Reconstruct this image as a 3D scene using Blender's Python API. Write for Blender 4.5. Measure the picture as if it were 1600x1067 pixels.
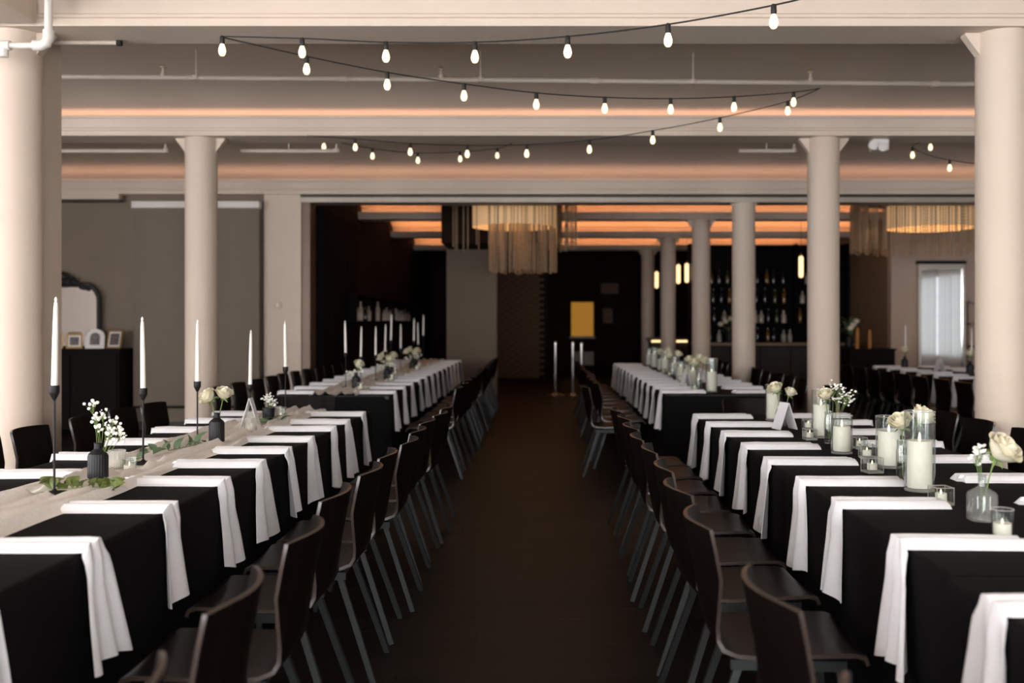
import bpy, bmesh, math, random
from mathutils import Vector, Matrix, noise

PI = math.pi
R = math.radians
S = bpy.context.scene
for o in list(bpy.data.objects):
    bpy.data.objects.remove(o, do_unlink=True)
C = S.collection

# ------------------------------------------------------------------ camera
EYE = 1.40
cd = bpy.data.cameras.new('camera')
cam = bpy.data.objects.new('camera', cd)
C.objects.link(cam)
cam.location = (0, 0, EYE)
cam.rotation_euler = (PI / 2, 0, 0)
cd.sensor_width = 36.0
cd.lens = 35.0
cd.shift_x = -48 / 1600
cd.shift_y = -30.5 / 1600
cd.clip_end = 200
cd.dof.use_dof = True
cd.dof.focus_distance = 4.5
cd.dof.aperture_fstop = 2.0
S.camera = cam

# ------------------------------------------------------------------ world, exposure
w = bpy.data.worlds.new('world')
S.world = w
w.use_nodes = True
w.node_tree.nodes['Background'].inputs[0].default_value = (0.62, 0.74, 1.0, 1)
w.node_tree.nodes['Background'].inputs[1].default_value = 1.0
S.view_settings.view_transform = 'Standard'
S.view_settings.look = 'None'
S.view_settings.gamma = 1.0
S.view_settings.use_curve_mapping = False
S.view_settings.exposure = 0.38
DAY = 10.0          # daylight in the windows
LED = 4.2          # cove strips

# ------------------------------------------------------------------ materials
def mat(name, col, rough=0.6, metal=0.0, spec=0.5, noise_amt=0.0, noise_scale=8.0, bump=0.0,
        bump_scale=60.0, emit=None, emit_s=0.0, coat=0.0, sheen=0.0, sub=0.0, stretch=None):
    m = bpy.data.materials.new(name)
    m.use_nodes = True
    nt = m.node_tree
    b = nt.nodes['Principled BSDF']
    b.inputs['Base Color'].default_value = (*col, 1)
    b.inputs['Roughness'].default_value = rough
    b.inputs['Metallic'].default_value = metal
    b.inputs['Specular IOR Level'].default_value = spec
    b.inputs['Coat Weight'].default_value = coat
    b.inputs['Sheen Weight'].default_value = sheen
    if sub:
        b.inputs['Subsurface Weight'].default_value = sub
        b.inputs['Subsurface Radius'].default_value = (0.02, 0.012, 0.008)
        b.inputs['Subsurface Scale'].default_value = 0.5
    if emit:
        b.inputs['Emission Color'].default_value = (*emit, 1)
        b.inputs['Emission Strength'].default_value = emit_s
    tc = nt.nodes.new('ShaderNodeTexCoord')
    vec = tc.outputs['Object']
    if stretch:
        mp = nt.nodes.new('ShaderNodeMapping')
        mp.inputs['Scale'].default_value = stretch
        nt.links.new(vec, mp.inputs['Vector'])
        vec = mp.outputs['Vector']
    if noise_amt:
        n = nt.nodes.new('ShaderNodeTexNoise')
        n.inputs['Scale'].default_value = noise_scale
        n.inputs['Detail'].default_value = 5
        nt.links.new(vec, n.inputs['Vector'])
        r = nt.nodes.new('ShaderNodeMapRange')
        r.inputs['From Min'].default_value = 0.25
        r.inputs['From Max'].default_value = 0.75
        r.inputs['To Min'].default_value = 1 - noise_amt
        r.inputs['To Max'].default_value = 1 + noise_amt
        nt.links.new(n.outputs['Fac'], r.inputs['Value'])
        mx = nt.nodes.new('ShaderNodeVectorMath')
        mx.operation = 'SCALE'
        mx.inputs[0].default_value = col
        nt.links.new(r.outputs['Result'], mx.inputs['Scale'])
        nt.links.new(mx.outputs['Vector'], b.inputs['Base Color'])
    if bump:
        n2 = nt.nodes.new('ShaderNodeTexNoise')
        n2.inputs['Scale'].default_value = bump_scale
        n2.inputs['Detail'].default_value = 4
        nt.links.new(vec, n2.inputs['Vector'])
        bp = nt.nodes.new('ShaderNodeBump')
        bp.inputs['Strength'].default_value = bump
        bp.inputs['Distance'].default_value = 0.01
        nt.links.new(n2.outputs['Fac'], bp.inputs['Height'])
        nt.links.new(bp.outputs['Normal'], b.inputs['Normal'])
    return m

def emission(name, col, s):
    m = bpy.data.materials.new(name)
    m.use_nodes = True
    nt = m.node_tree
    nt.nodes.clear()
    e = nt.nodes.new('ShaderNodeEmission')
    e.inputs[0].default_value = (*col, 1)
    e.inputs[1].default_value = s
    o = nt.nodes.new('ShaderNodeOutputMaterial')
    nt.links.new(e.outputs[0], o.inputs[0])
    return m

def glass(name, tint=(0.96, 0.98, 0.97), rough=0.03, haze=0.0, ior=1.5):
    m = bpy.data.materials.new(name)
    m.use_nodes = True
    nt = m.node_tree
    nt.nodes.clear()
    t = nt.nodes.new('ShaderNodeBsdfTransparent')
    t.inputs[0].default_value = (*tint, 1)
    g = nt.nodes.new('ShaderNodeBsdfGlossy')
    g.inputs['Roughness'].default_value = rough
    lw = nt.nodes.new('ShaderNodeLayerWeight')
    lw.inputs['Blend'].default_value = 0.5
    pw = nt.nodes.new('ShaderNodeMath'); pw.operation = 'POWER'; pw.inputs[1].default_value = 3.5
    nt.links.new(lw.outputs['Facing'], pw.inputs[0])
    f = nt.nodes.new('ShaderNodeMath'); f.operation = 'MULTIPLY_ADD'
    f.inputs[1].default_value = 0.75; f.inputs[2].default_value = 0.06 if ior > 1.4 else 0.02
    nt.links.new(pw.outputs[0], f.inputs[0])
    mx = nt.nodes.new('ShaderNodeMixShader')
    nt.links.new(f.outputs[0], mx.inputs[0])
    nt.links.new(t.outputs[0], mx.inputs[1])
    nt.links.new(g.outputs[0], mx.inputs[2])
    last = mx
    if haze:
        d = nt.nodes.new('ShaderNodeBsdfTranslucent')
        d.inputs[0].default_value = (0.8, 0.79, 0.76, 1)
        d2 = nt.nodes.new('ShaderNodeBsdfDiffuse')
        d2.inputs[0].default_value = (0.8, 0.79, 0.76, 1)
        ad = nt.nodes.new('ShaderNodeMixShader')
        ad.inputs[0].default_value = 0.5
        nt.links.new(d.outputs[0], ad.inputs[1])
        nt.links.new(d2.outputs[0], ad.inputs[2])
        m2 = nt.nodes.new('ShaderNodeMixShader')
        m2.inputs[0].default_value = haze
        nt.links.new(mx.outputs[0], m2.inputs[1])
        nt.links.new(ad.outputs[0], m2.inputs[2])
        last = m2
    o = nt.nodes.new('ShaderNodeOutputMaterial')
    nt.links.new(last.outputs[0], o.inputs[0])
    return m

M = {}
M['paint'] = mat('warm white paint', (0.66, 0.55, 0.45), 0.6, spec=0.25, noise_amt=0.03, noise_scale=2, bump=0.08, bump_scale=30)
M['ceil'] = mat('ceiling plaster', (0.66, 0.55, 0.45), 0.8, spec=0.2, noise_amt=0.04, noise_scale=1.2, bump=0.1, bump_scale=14)
M['soffit'] = mat('beam paint', (0.66, 0.55, 0.45), 0.6, spec=0.25, noise_amt=0.03, noise_scale=2)
M['grey'] = mat('grey wall paint', (0.225, 0.178, 0.134), 0.7, spec=0.2, noise_amt=0.05, noise_scale=3, bump=0.05)
M['screen'] = mat('grey screen fabric', (0.20, 0.163, 0.127), 0.75, spec=0.2, noise_amt=0.04, noise_scale=6)
M['darkwall'] = mat('dark brown wall', (0.022, 0.013, 0.009), 0.8, spec=0.08, noise_amt=0.2, noise_scale=2)
M['black_panel'] = mat('black folding panel', (0.007, 0.006, 0.006), 0.8, spec=0.06, noise_amt=0.2)
M['tan'] = mat('tan wall paint', (0.24, 0.155, 0.09), 0.6, noise_amt=0.06, noise_scale=2)
M['beige'] = mat('beige wall paint', (0.56, 0.43, 0.34), 0.6, noise_amt=0.04, noise_scale=2)
M['trim'] = mat('bronze trim', (0.13, 0.085, 0.055), 0.4, metal=0.3, noise_amt=0.05)
M['track'] = mat('dark track', (0.02, 0.016, 0.013), 0.5, noise_amt=0.1)
M['steel'] = mat('brushed header trim', (0.42, 0.36, 0.30), 0.45, metal=0.4, noise_amt=0.05)
M['led'] = emission('cove strip glow', (1.0, 0.62, 0.46), LED)
M['ledback'] = emission('back cove strip glow', (1.0, 0.46, 0.21), LED * 3.2)
M['day'] = emission('daylight pane', (0.97, 0.97, 1.0), DAY)
M['cloth'] = mat('black table linen', (0.0045, 0.0040, 0.0045), 0.85, spec=0.12, noise_amt=0.15, noise_scale=14, bump=0.12, bump_scale=500)
M['napkin'] = mat('white napkin linen', (0.85, 0.85, 0.865), 0.85, spec=0.2, noise_amt=0.02, noise_scale=30, bump=0.12, bump_scale=400, sheen=0.1)
M['gauze'] = mat('ivory gauze', (0.88, 0.83, 0.76), 0.9, spec=0.1, noise_amt=0.06, noise_scale=60, bump=0.05, bump_scale=300, sheen=0.1)
M['shell'] = mat('dark stained plywood', (0.0048, 0.0031, 0.0025), 0.38, spec=0.09, noise_amt=0.3, noise_scale=6, stretch=(6, 1, 1))
M['shelledge'] = mat('plywood edge', (0.045, 0.032, 0.026), 0.25, noise_amt=0.2, noise_scale=20)
M['legmetal'] = mat('gunmetal tube', (0.032, 0.036, 0.036), 0.42, metal=0.4, noise_amt=0.1)
M['screw'] = mat('bright screw', (0.6, 0.6, 0.6), 0.25, metal=1.0, noise_amt=0.05)
M['matblack'] = mat('matte black metal', (0.007, 0.0065, 0.0065), 0.45, spec=0.3, noise_amt=0.15)
M['blackceramic'] = mat('black ceramic', (0.010, 0.010, 0.0115), 0.45, spec=0.3, noise_amt=0.15)
M['wax'] = mat('ivory wax', (0.91, 0.86, 0.76), 0.45, sub=0.25, noise_amt=0.02)
M['waxtaper'] = mat('white wax', (0.88, 0.85, 0.78), 0.4, sub=0.2, noise_amt=0.02)
M['flametip'] = mat('flame tip', (0.95, 0.9, 0.8), 0.4, noise_amt=0.01, emit=(1, 0.85, 0.6), emit_s=0.8)
M['glass'] = glass('clear glass', rough=0.05, haze=0.010)
M['cutglass'] = glass('cut glass', tint=(0.90, 0.93, 0.92), rough=0.10, haze=0.13)
M['frost'] = glass('fluted glass', tint=(0.93, 0.93, 0.91), rough=0.15, haze=0.30)
M['rimglass'] = glass('bright glass edge', rough=0.08, haze=0.38)
M['thickglass'] = glass('thick glass', rough=0.03, haze=0.02)
M['water'] = glass('water', tint=(0.92, 0.95, 0.94), rough=0.0, ior=1.33)
M['petal'] = mat('cream petals', (0.84, 0.79, 0.60), 0.6, sub=0.15, noise_amt=0.06, noise_scale=20)
M['blossom'] = mat('white blossoms', (0.88, 0.86, 0.80), 0.7, noise_amt=0.05)
M['stem'] = mat('green stem', (0.16, 0.24, 0.06), 0.55, noise_amt=0.15)
M['leafbright'] = mat('fresh green leaf', (0.13, 0.165, 0.040), 0.5, noise_amt=0.2, noise_scale=20)
M['leafdull'] = mat('sage green leaf', (0.105, 0.165, 0.085), 0.5, noise_amt=0.2, noise_scale=20)
M['card'] = mat('white card', (0.80, 0.79, 0.80), 0.7, noise_amt=0.02)
M['bulb'] = mat('bulb glass', (0.9, 0.85, 0.7), 0.2, noise_amt=0.02, emit=(1.0, 0.76, 0.42), emit_s=1.25)
M['rubber'] = mat('black rubber', (0.012, 0.011, 0.010), 0.6, noise_amt=0.15)
M['pipe'] = mat('painted pipe', (0.50, 0.425, 0.35), 0.55, noise_amt=0.04)
M['pipewhite'] = mat('white painted pipe', (0.74, 0.70, 0.64), 0.4, noise_amt=0.03)
M['brass'] = mat('brass', (0.55, 0.38, 0.15), 0.3, metal=1.0, noise_amt=0.1)
M['chrome'] = mat('polished steel', (0.75, 0.72, 0.68), 0.18, metal=1.0, noise_amt=0.03)
M['mirror'] = mat('mirror glass', (0.9, 0.9, 0.9), 0.02, metal=1.0, noise_amt=0.005)
M['plastic'] = mat('white plastic', (0.75, 0.73, 0.70), 0.4, noise_amt=0.03)
M['cabinet'] = mat('black cabinet lacquer', (0.006, 0.0048, 0.0042), 0.6, spec=0.08, noise_amt=0.2)
M['goldframe'] = mat('gold frame', (0.42, 0.26, 0.10), 0.4, metal=0.6, noise_amt=0.1)
M['photo'] = mat('printed photograph', (0.12, 0.10, 0.10), 0.4, noise_amt=0.8, noise_scale=40)
M['photomat'] = mat('photo mount', (0.78, 0.75, 0.72), 0.6, noise_amt=0.02)
M['brick'] = mat('dark brick', (0.19, 0.098, 0.050), 0.8, noise_amt=0.35, noise_scale=9, bump=0.3)
M['mortar'] = mat('dark mortar', (0.020, 0.014, 0.010), 0.9, noise_amt=0.2)
M['bead'] = mat('crystal beads', (0.34, 0.25, 0.165), 0.3, spec=0.6, noise_amt=0.2, noise_scale=50)
M['shade'] = mat('lit shade fabric', (0.75, 0.55, 0.33), 0.7, noise_amt=0.1, noise_scale=30, stretch=(1, 1, 0.05), emit=(1.0, 0.55, 0.24), emit_s=0.26)
M['barfront'] = mat('bar front panel', (0.035, 0.029, 0.025), 0.6, spec=0.15, noise_amt=0.25, noise_scale=4)
M['bartop'] = mat('bar top wood', (0.16, 0.085, 0.035), 0.35, noise_amt=0.2, stretch=(1, 8, 8))
M['tube'] = emission('tube lamp glow', (1.0, 0.66, 0.32), 1.7)
M['niche'] = emission('amber glow paint', (1.0, 0.46, 0.07), 0.24)  # back of the niche: lit look put in as emission, no lamp inside
M['bottle_g'] = mat('green bottle glass', (0.05, 0.055, 0.012), 0.15, coat=0.5, noise_amt=0.2)
M['bottle_a'] = mat('amber bottle glass', (0.20, 0.09, 0.015), 0.15, coat=0.5, noise_amt=0.2)
M['bottle_w'] = mat('pale bottle glass', (0.50, 0.43, 0.36), 0.2, coat=0.5, noise_amt=0.2)
M['bottle_d'] = mat('dark bottle glass', (0.02, 0.015, 0.02), 0.15, coat=0.5, noise_amt=0.2)
M['curtain'] = glass('sheer curtain', tint=(0.95, 0.95, 0.95), rough=0.9, haze=0.75)
M['copper'] = mat('orange taper wax', (0.42, 0.17, 0.03), 0.5, noise_amt=0.05)

# wood planks: grain runs along the plank
def plank_mat():
    m = bpy.data.materials.new('dark plank floor')
    m.use_nodes = True
    nt = m.node_tree
    b = nt.nodes['Principled BSDF']
    tc = nt.nodes.new('ShaderNodeTexCoord')
    oi = nt.nodes.new('ShaderNodeObjectInfo')
    mp = nt.nodes.new('ShaderNodeMapping')
    mp.inputs['Scale'].default_value = (1.6, 26, 26)
    add = nt.nodes.new('ShaderNodeVectorMath')
    add.operation = 'ADD'
    nt.links.new(tc.outputs['Object'], mp.inputs['Vector'])
    nt.links.new(mp.outputs[0], add.inputs[0])
    nt.links.new(oi.outputs['Location'], add.inputs[1])
    n = nt.nodes.new('ShaderNodeTexNoise')
    n.inputs['Scale'].default_value = 1.6
    n.inputs['Detail'].default_value = 7
    n.inputs['Roughness'].default_value = 0.65
    nt.links.new(add.outputs[0], n.inputs['Vector'])
    cr = nt.nodes.new('ShaderNodeValToRGB')
    cr.color_ramp.elements[0].position = 0.3
    cr.color_ramp.elements[0].color = (0.0050, 0.0030, 0.0020, 1)
    cr.color_ramp.elements[1].position = 0.75
    cr.color_ramp.elements[1].color = (0.0165, 0.0098, 0.0064, 1)
    nt.links.new(n.outputs['Fac'], cr.inputs[0])
    mr = nt.nodes.new('ShaderNodeMapRange')
    mr.inputs['To Min'].default_value = 0.8
    mr.inputs['To Max'].default_value = 1.25
    nt.links.new(oi.outputs['Random'], mr.inputs['Value'])
    sc = nt.nodes.new('ShaderNodeVectorMath')
    sc.operation = 'SCALE'
    nt.links.new(cr.outputs[0], sc.inputs[0])
    nt.links.new(mr.outputs[0], sc.inputs['Scale'])
    nt.links.new(sc.outputs[0], b.inputs['Base Color'])
    b.inputs['Roughness'].default_value = 0.5
    b.inputs['Specular IOR Level'].default_value = 0.3
    bp = nt.nodes.new('ShaderNodeBump')
    bp.inputs['Strength'].default_value = 0.12
    bp.inputs['Distance'].default_value = 0.004
    nt.links.new(n.outputs['Fac'], bp.inputs['Height'])
    nt.links.new(bp.outputs[0], b.inputs['Normal'])
    return m
M['plank'] = plank_mat()

# ------------------------------------------------------------------ mesh helpers
class MB:
    def __init__(s):
        s.v = []; s.f = []; s.mi = []
        s.cur = 0
    def add(s, vs, fs):
        k = len(s.v)
        s.v += [tuple(p) for p in vs]
        for f in fs:
            s.f.append(tuple(i + k for i in f)); s.mi.append(s.cur)
        return s
    def box(s, c, d, rot=None):
        x, y, z = d[0] / 2, d[1] / 2, d[2] / 2
        vs = [Vector((a, b, e)) for a in (-x, x) for b in (-y, y) for e in (-z, z)]
        if rot: vs = [rot @ p for p in vs]
        vs = [p + Vector(c) for p in vs]
        return s.add(vs, [(0, 1, 3, 2), (4, 6, 7, 5), (0, 4, 5, 1), (2, 3, 7, 6), (0, 2, 6, 4), (1, 5, 7, 3)])
    def bb(s, x0, x1, y0, y1, z0, z1):
        return s.box(((x0 + x1) / 2, (y0 + y1) / 2, (z0 + z1) / 2), (x1 - x0, y1 - y0, z1 - z0))
    def lathe(s, prof, n=20, c=(0, 0, 0), cap0=True, cap1=True, flute=0, famp=0.0, fz=None):
        vs = []
        for r, z in prof:
            for i in range(n):
                a = 2 * PI * i / n
                rr = r
                if flute and (fz is None or fz[0] <= z <= fz[1]):
                    rr = r * (1 + famp * math.cos(a * flute))
                vs.append((c[0] + rr * math.cos(a), c[1] + rr * math.sin(a), c[2] + z))
        fs = []
        for k in range(len(prof) - 1):
            for i in range(n):
                j = (i + 1) % n
                fs.append((k * n + i, k * n + j, (k + 1) * n + j, (k + 1) * n + i))
        if cap0 and prof[0][0] > 1e-6: fs.append(tuple(reversed(range(n))))
        if cap1 and prof[-1][0] > 1e-6:
            b = (len(prof) - 1) * n
            fs.append(tuple(b + i for i in range(n)))
        return s.add(vs, fs)
    def tube(s, pts, r, n=8, r1=None, square=False):
        pts = [Vector(p) for p in pts]
        m = len(pts)
        vs = []; up = None
        for k, p in enumerate(pts):
            t = (pts[min(k + 1, m - 1)] - pts[max(k - 1, 0)]).normalized()
            if up is None:
                up = Vector((0, 0, 1)) if abs(t.z) < 0.9 else Vector((0, 1, 0))
            a = t.cross(up).normalized()
            b = a.cross(t).normalized()
            up = b
            rr = r if r1 is None else r + (r1 - r) * k / (m - 1)
            for i in range(n):
                an = 2 * PI * (i + (0.5 if square else 0)) / n
                vs.append(p + (a * math.cos(an) + b * math.sin(an)) * rr)
        fs = []
        for k in range(m - 1):
            for i in range(n):
                j = (i + 1) % n
                fs.append((k * n + i, k * n + j, (k + 1) * n + j, (k + 1) * n + i))
        fs.append(tuple(reversed(range(n))))
        fs.append(tuple((m - 1) * n + i for i in range(n)))
        return s.add(vs, fs)
    def extrude_x(s, prof, x0, x1):
        """closed profile of (y, z) points extruded along x"""
        n = len(prof)
        vs = [(x0, y, z) for y, z in prof] + [(x1, y, z) for y, z in prof]
        fs = [(i, (i + 1) % n, n + (i + 1) % n, n + i) for i in range(n)]
        fs += [tuple(reversed(range(n))), tuple(range(n, 2 * n))]
        return s.add(vs, fs)
    def ball(s, c, r, n=8, k=5, sc=(1, 1, 1)):
        vs = [(c[0], c[1], c[2] - r * sc[2])]
        for j in range(1, k):
            ph = -PI / 2 + PI * j / k
            for i in range(n):
                a = 2 * PI * i / n
                vs.append((c[0] + r * sc[0] * math.cos(ph) * math.cos(a), c[1] + r * sc[1] * math.cos(ph) * math.sin(a), c[2] + r * sc[2] * math.sin(ph)))
        vs.append((c[0], c[1], c[2] + r * sc[2]))
        fs = [(0, 1 + (i + 1) % n, 1 + i) for i in range(n)]
        for j in range(k - 2):
            for i in range(n):
                a = 1 + j * n + i; b = 1 + j * n + (i + 1) % n
                fs.append((a, b, b + n, a + n))
        t = len(vs) - 1; b0 = 1 + (k - 2) * n
        fs += [(b0 + i, b0 + (i + 1) % n, t) for i in range(n)]
        return s.add(vs, fs)
    def mesh(s, name, mats, smooth=35):
        me = bpy.data.meshes.new(name)
        me.from_pydata(s.v, [], s.f)
        bm = bmesh.new(); bm.from_mesh(me)
        bmesh.ops.recalc_face_normals(bm, faces=bm.faces)
        bm.to_mesh(me); bm.free()
        if not isinstance(mats, (list, tuple)): mats = [mats]
        for m in mats: me.materials.append(M[m] if isinstance(m, str) else m)
        if len(mats) > 1: me.polygons.foreach_set('material_index', s.mi)
        if smooth:
            me.shade_smooth()
            me.set_sharp_from_angle(angle=R(smooth))
        me.update()
        return me
    def build(s, name, mats, parent=None, smooth=35):
        return obj(name, s.mesh(name, mats, smooth), parent)

def obj(name, me, parent=None, loc=None, rz=0):
    o = bpy.data.objects.new(name, me)
    C.objects.link(o)
    if parent: o.parent = parent
    if loc is not None: o.location = loc
    o.rotation_euler = (0, 0, rz)
    return o

def tag(o, label, cat, group=None):
    o['label'] = label; o['category'] = cat
    if group: o['group'] = group
    return o

def thing(name, label, cat, loc=(0, 0, 0), rz=0, group=None):
    o = bpy.data.objects.new(name, None)
    C.objects.link(o)
    o.empty_display_size = 0.1
    o.location = loc; o.rotation_euler = (0, 0, rz)
    return tag(o, label, cat, group)

def struct(o):
    o['kind'] = 'structure'
    return o

KIDS = {}
def kids(o):
    if o.name not in KIDS:
        KIDS[o.name] = [c for c in bpy.data.objects if c.parent == o]
    return KIDS[o.name]

def dup(o, loc, rz=0, label=None, group=None, scale=None):
    r = o.copy(); C.objects.link(r)
    r.location = loc; r.rotation_euler = (0, 0, rz)
    if scale: r.scale = scale
    if label: r['label'] = label
    if group: r['group'] = group
    for ch in kids(o):
        c = ch.copy(); C.objects.link(c); c.parent = r
        for g in kids(ch):
            d = g.copy(); C.objects.link(d); d.parent = c
    return r

def bevel(o, w=0.004, seg=2):
    m = o.modifiers.new('bevel', 'BEVEL'); m.width = w; m.segments = seg; m.limit_method = 'ANGLE'
    return o

# ================================================================== STRUCTURE
XL, XR = -8.5, 9.5         # side walls
YB, YF = -3.6, 27.0        # window wall behind the camera, far end
D = [2.42, 5.90, 9.38, 12.86, 16.34, 19.82, 23.30]   # beam fronts
HB = 3.16

fl = struct(MB().bb(XL, XR, YB, YF, -0.06, -0.012).build('floor', 'darkwall', smooth=0))
# planks run across the aisle
PW, PL = 0.183, 1.22
pm = {}
def plank_mesh(L):
    k = round(L, 2)
    if k not in pm:
        g = 0.0006; b = 0.0015
        x, y = L / 2 - g, PW / 2 - g
        vs = [(-x, -y, -0.012), (x, -y, -0.012), (x, y, -0.012), (-x, y, -0.012),
              (-x, -y, -b), (x, -y, -b), (x, y, -b), (-x, y, -b),
              (-x + b, -y + b, 0), (x - b, -y + b, 0), (x - b, y - b, 0), (-x + b, y - b, 0)]
        fs = [(8, 9, 10, 11)]
        for a in (0, 4):
            for i in range(4):
                j = (i + 1) % 4
                fs.append((a + i, a + j, a + 4 + j, a + 4 + i))
        pm[k] = MB().add(vs, fs).mesh('plank', 'plank', 0)
    return pm[k]
rnd = random.Random(5)
npl = 0
y = 1.4
while y < 9.0:
    off = rnd.random() * PL
    x = -1.5 - off
    while x < 1.5:
        obj('plank', plank_mesh(PL), fl, (x + PL / 2, y + PW / 2, 0)); npl += 1
        x += PL
    ends = (-1.5 - off, x)
    y += PW
    if npl > 290: break
ystop = y
rest = MB()
def fill_planks(x0, x1, y0, y1):
    y = y0
    while y < y1 - 0.01:
        x = x0 - rnd.random() * PL
        yy = min(y + PW, y1)
        while x < x1:
            a, b = max(x, x0), min(x + PL, x1)
            if b - a > 0.02:
                rest.bb(a + 0.0016, b - 0.0016, y + 0.0016, yy - 0.0016, -0.012, 0)
            x += PL
        y += PW
fill_planks(XL, XR, ystop, YF)
fill_planks(XL, XR, YB, 1.4)
fill_planks(XL, -2.8, 1.4, ystop)
fill_planks(2.8, XR, 1.4, ystop)
# rows in between the two (ends of the counted planks vary)
o = rest.build('planks', 'plank', fl, 0); o['kind'] = 'stuff'
sub = MB().bb(-2.8, 2.8, 1.4, ystop, -0.012, -0.004).build('underlay', 'plank', fl, 0)

# ceiling vaults between the beams, beams with cornice and cove strip
def vault(name, y0, y1, m, x0=XL, x1=XR):
    n = 24
    za, ze = HB + 0.03, HB + 0.135
    top = []
    for i in range(n + 1):
        t = 0.5 - 0.5 * math.cos(PI * i / n)
        yy = y0 + (y1 - y0) * t
        top.append((yy, za + (ze - za) * t + 0.34 * max(0.0, 1 - (2 * t - 1) ** 2)))
    prof = top + [(y1, HB + 0.7), (y0, HB + 0.7)]
    return struct(MB().extrude_x(prof, x0, x1).build(name, m, None, 20))

def beam(name, d, m, led, x0=XL, x1=XR, hb=HB, back=0.40, k=1.0):
    h = hb
    prof = [(0.02, 0), (0.02, 0.045), (0.008, 0.05), (0.008, 0.065), (0, 0.07), (-0.012, 0.155), (-0.025, 0.158), (-0.025, 0.178), (0.015, 0.178), (0.015, 0.135), (0.32, 0.135)]
    prof = [(d + a, h + k * z) for a, z in prof] + [(d + 0.32, HB + 0.5), (d + back, HB + 0.5), (d + back, h)]
    b = struct(MB().extrude_x(prof, x0, x1).build(name, m, None, 0))
    if led:
        s = MB().bb(x0 + 0.02, x1 - 0.02, d + 0.025, d + 0.050, h + k * 0.137, h + k * 0.137 + 0.010).build('cove_strip', led, b, 0)
        s['label'] = 'warm glowing strip along the top of the cornice'
    return b

struct(MB().bb(XL, XR, YB, YF, HB + 0.7, HB + 0.9).build('ceiling', 'ceil', smooth=0))
for i, d in enumerate(D):
    if d < 13:
        hb = 3.055 if i == 3 else HB
        beam('trim_%d' % (i + 1), d, 'soffit', 'led' if i else None, hb=hb)
    else:
        beam('trim_%d' % (i + 1), d, 'soffit', 'ledback', x0=-3.03, x1=6.3 if d > 18 else XR, hb=3.09, k=0.62)
ys = [YB] + D + [YF]
for i in range(len(ys) - 1):
    a = ys[i] + (0.40 if i else 0)
    b = ys[i + 1] + (0.325 if i + 1 < len(ys) - 1 else 0)
    vault('ceiling_vault_%d' % (i + 1), a, b, 'ceil')

# girder running along the left column line towards the camera
struct(MB().bb(-3.42, -2.98, YB, 5.86, HB, HB + 0.5).build('trim_20', 'soffit', smooth=0))

# window wall behind the camera: tall windows with mullions
def window(name, cx, cy, wid, z0, z1, ax, nx=3, nz=4, curtain=False, pane_m='day'):
    """ax 'y': wall across y (normal +y); 'x+' : wall at low x facing +x ; 'x-' : wall at high x facing -x"""
    rz = {'y': 0, 'x+': -PI / 2, 'x-': PI / 2}[ax]
    root = bpy.data.objects.new(name + '_offscreen', None); C.objects.link(root)
    root.location = (cx, cy, 0); root.rotation_euler = (0, 0, rz)
    root['kind'] = 'structure'
    root['label'] = 'tall daylight window with slim white glazing bars'
    t = 0.06
    fr = MB()
    fr.bb(-wid / 2 - t, -wid / 2, 0, 0.1, z0 - t, z1 + t).bb(wid / 2, wid / 2 + t, 0, 0.1, z0 - t, z1 + t)
    fr.bb(-wid / 2, wid / 2, 0, 0.1, z0 - t, z0).bb(-wid / 2, wid / 2, 0, 0.1, z1, z1 + t)
    fr.build('window_frame', 'plastic', root, 0)
    for i in range(1, nx):
        x = -wid / 2 + wid * i / nx
        MB().bb(x - 0.015, x + 0.015, 0.02, 0.07, z0, z1).build('glazing_bar', 'plastic', root, 0)
    for i in range(nx):
        a = -wid / 2 + wid * i / nx + 0.016; b = -wid / 2 + wid * (i + 1) / nx - 0.016
        for k in range(nz):
            za = z0 + (z1 - z0) * k / nz + 0.012; zb = z0 + (z1 - z0) * (k + 1) / nz - 0.012
            MB().bb(a, b, 0.03, 0.036, za, zb).build('pane_offscreen', pane_m, root, 0)
    if curtain:
        for sx in (-1, 1):
            mb = MB(); n = 60; vs = []
            for i in range(n + 1):
                u = i / n
                x = sx * (wid / 2 + 0.1 - u * (wid / 2 + 0.05))
                yy = 0.2 + 0.035 * math.sin(u * 50)
                vs += [(x, yy, 0.05), (x, yy, z1 + 0.15)]
            mb.add(vs, [(2 * i, 2 * i + 2, 2 * i + 3, 2 * i + 1) for i in range(n)])
            mb.build('curtain', 'curtain', root, 60)
        MB().tube([(-wid / 2 - 0.2, 0.2, z1 + 0.16), (wid / 2 + 0.2, 0.2, z1 + 0.16)], 0.015).build('curtain_rod', 'matblack', root)
    return root

def wall_with_holes(name, m, x0, x1, z0, z1, holes, y0, y1):
    """wall across y with rectangular openings (hx0,hx1,hz0,hz1)"""
    mb = MB(); x = x0
    for a, b, c, e in sorted(holes):
        mb.bb(x, a, y0, y1, z0, z1)
        mb.bb(a, b, y0, y1, z0, c); mb.bb(a, b, y0, y1, e, z1)
        x = b
    mb.bb(x, x1, y0, y1, z0, z1)
    return struct(mb.build(name, m, None, 0))

WB = [(-6.6, 2.6), (-2.6, 2.6), (1.6, 2.6), (5.6, 2.6)]
wall_with_holes('wall_back', 'paint', XL, XR, 0, HB + 0.7, [(c - w / 2, c + w / 2, 0.15, 3.08) for c, w in WB], YB - 0.2, YB)
for i, (c, w_) in enumerate(WB):
    window('window_%d' % (i + 1), c, YB - 0.12, w_, 0.15, 3.08, 'y')
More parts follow.
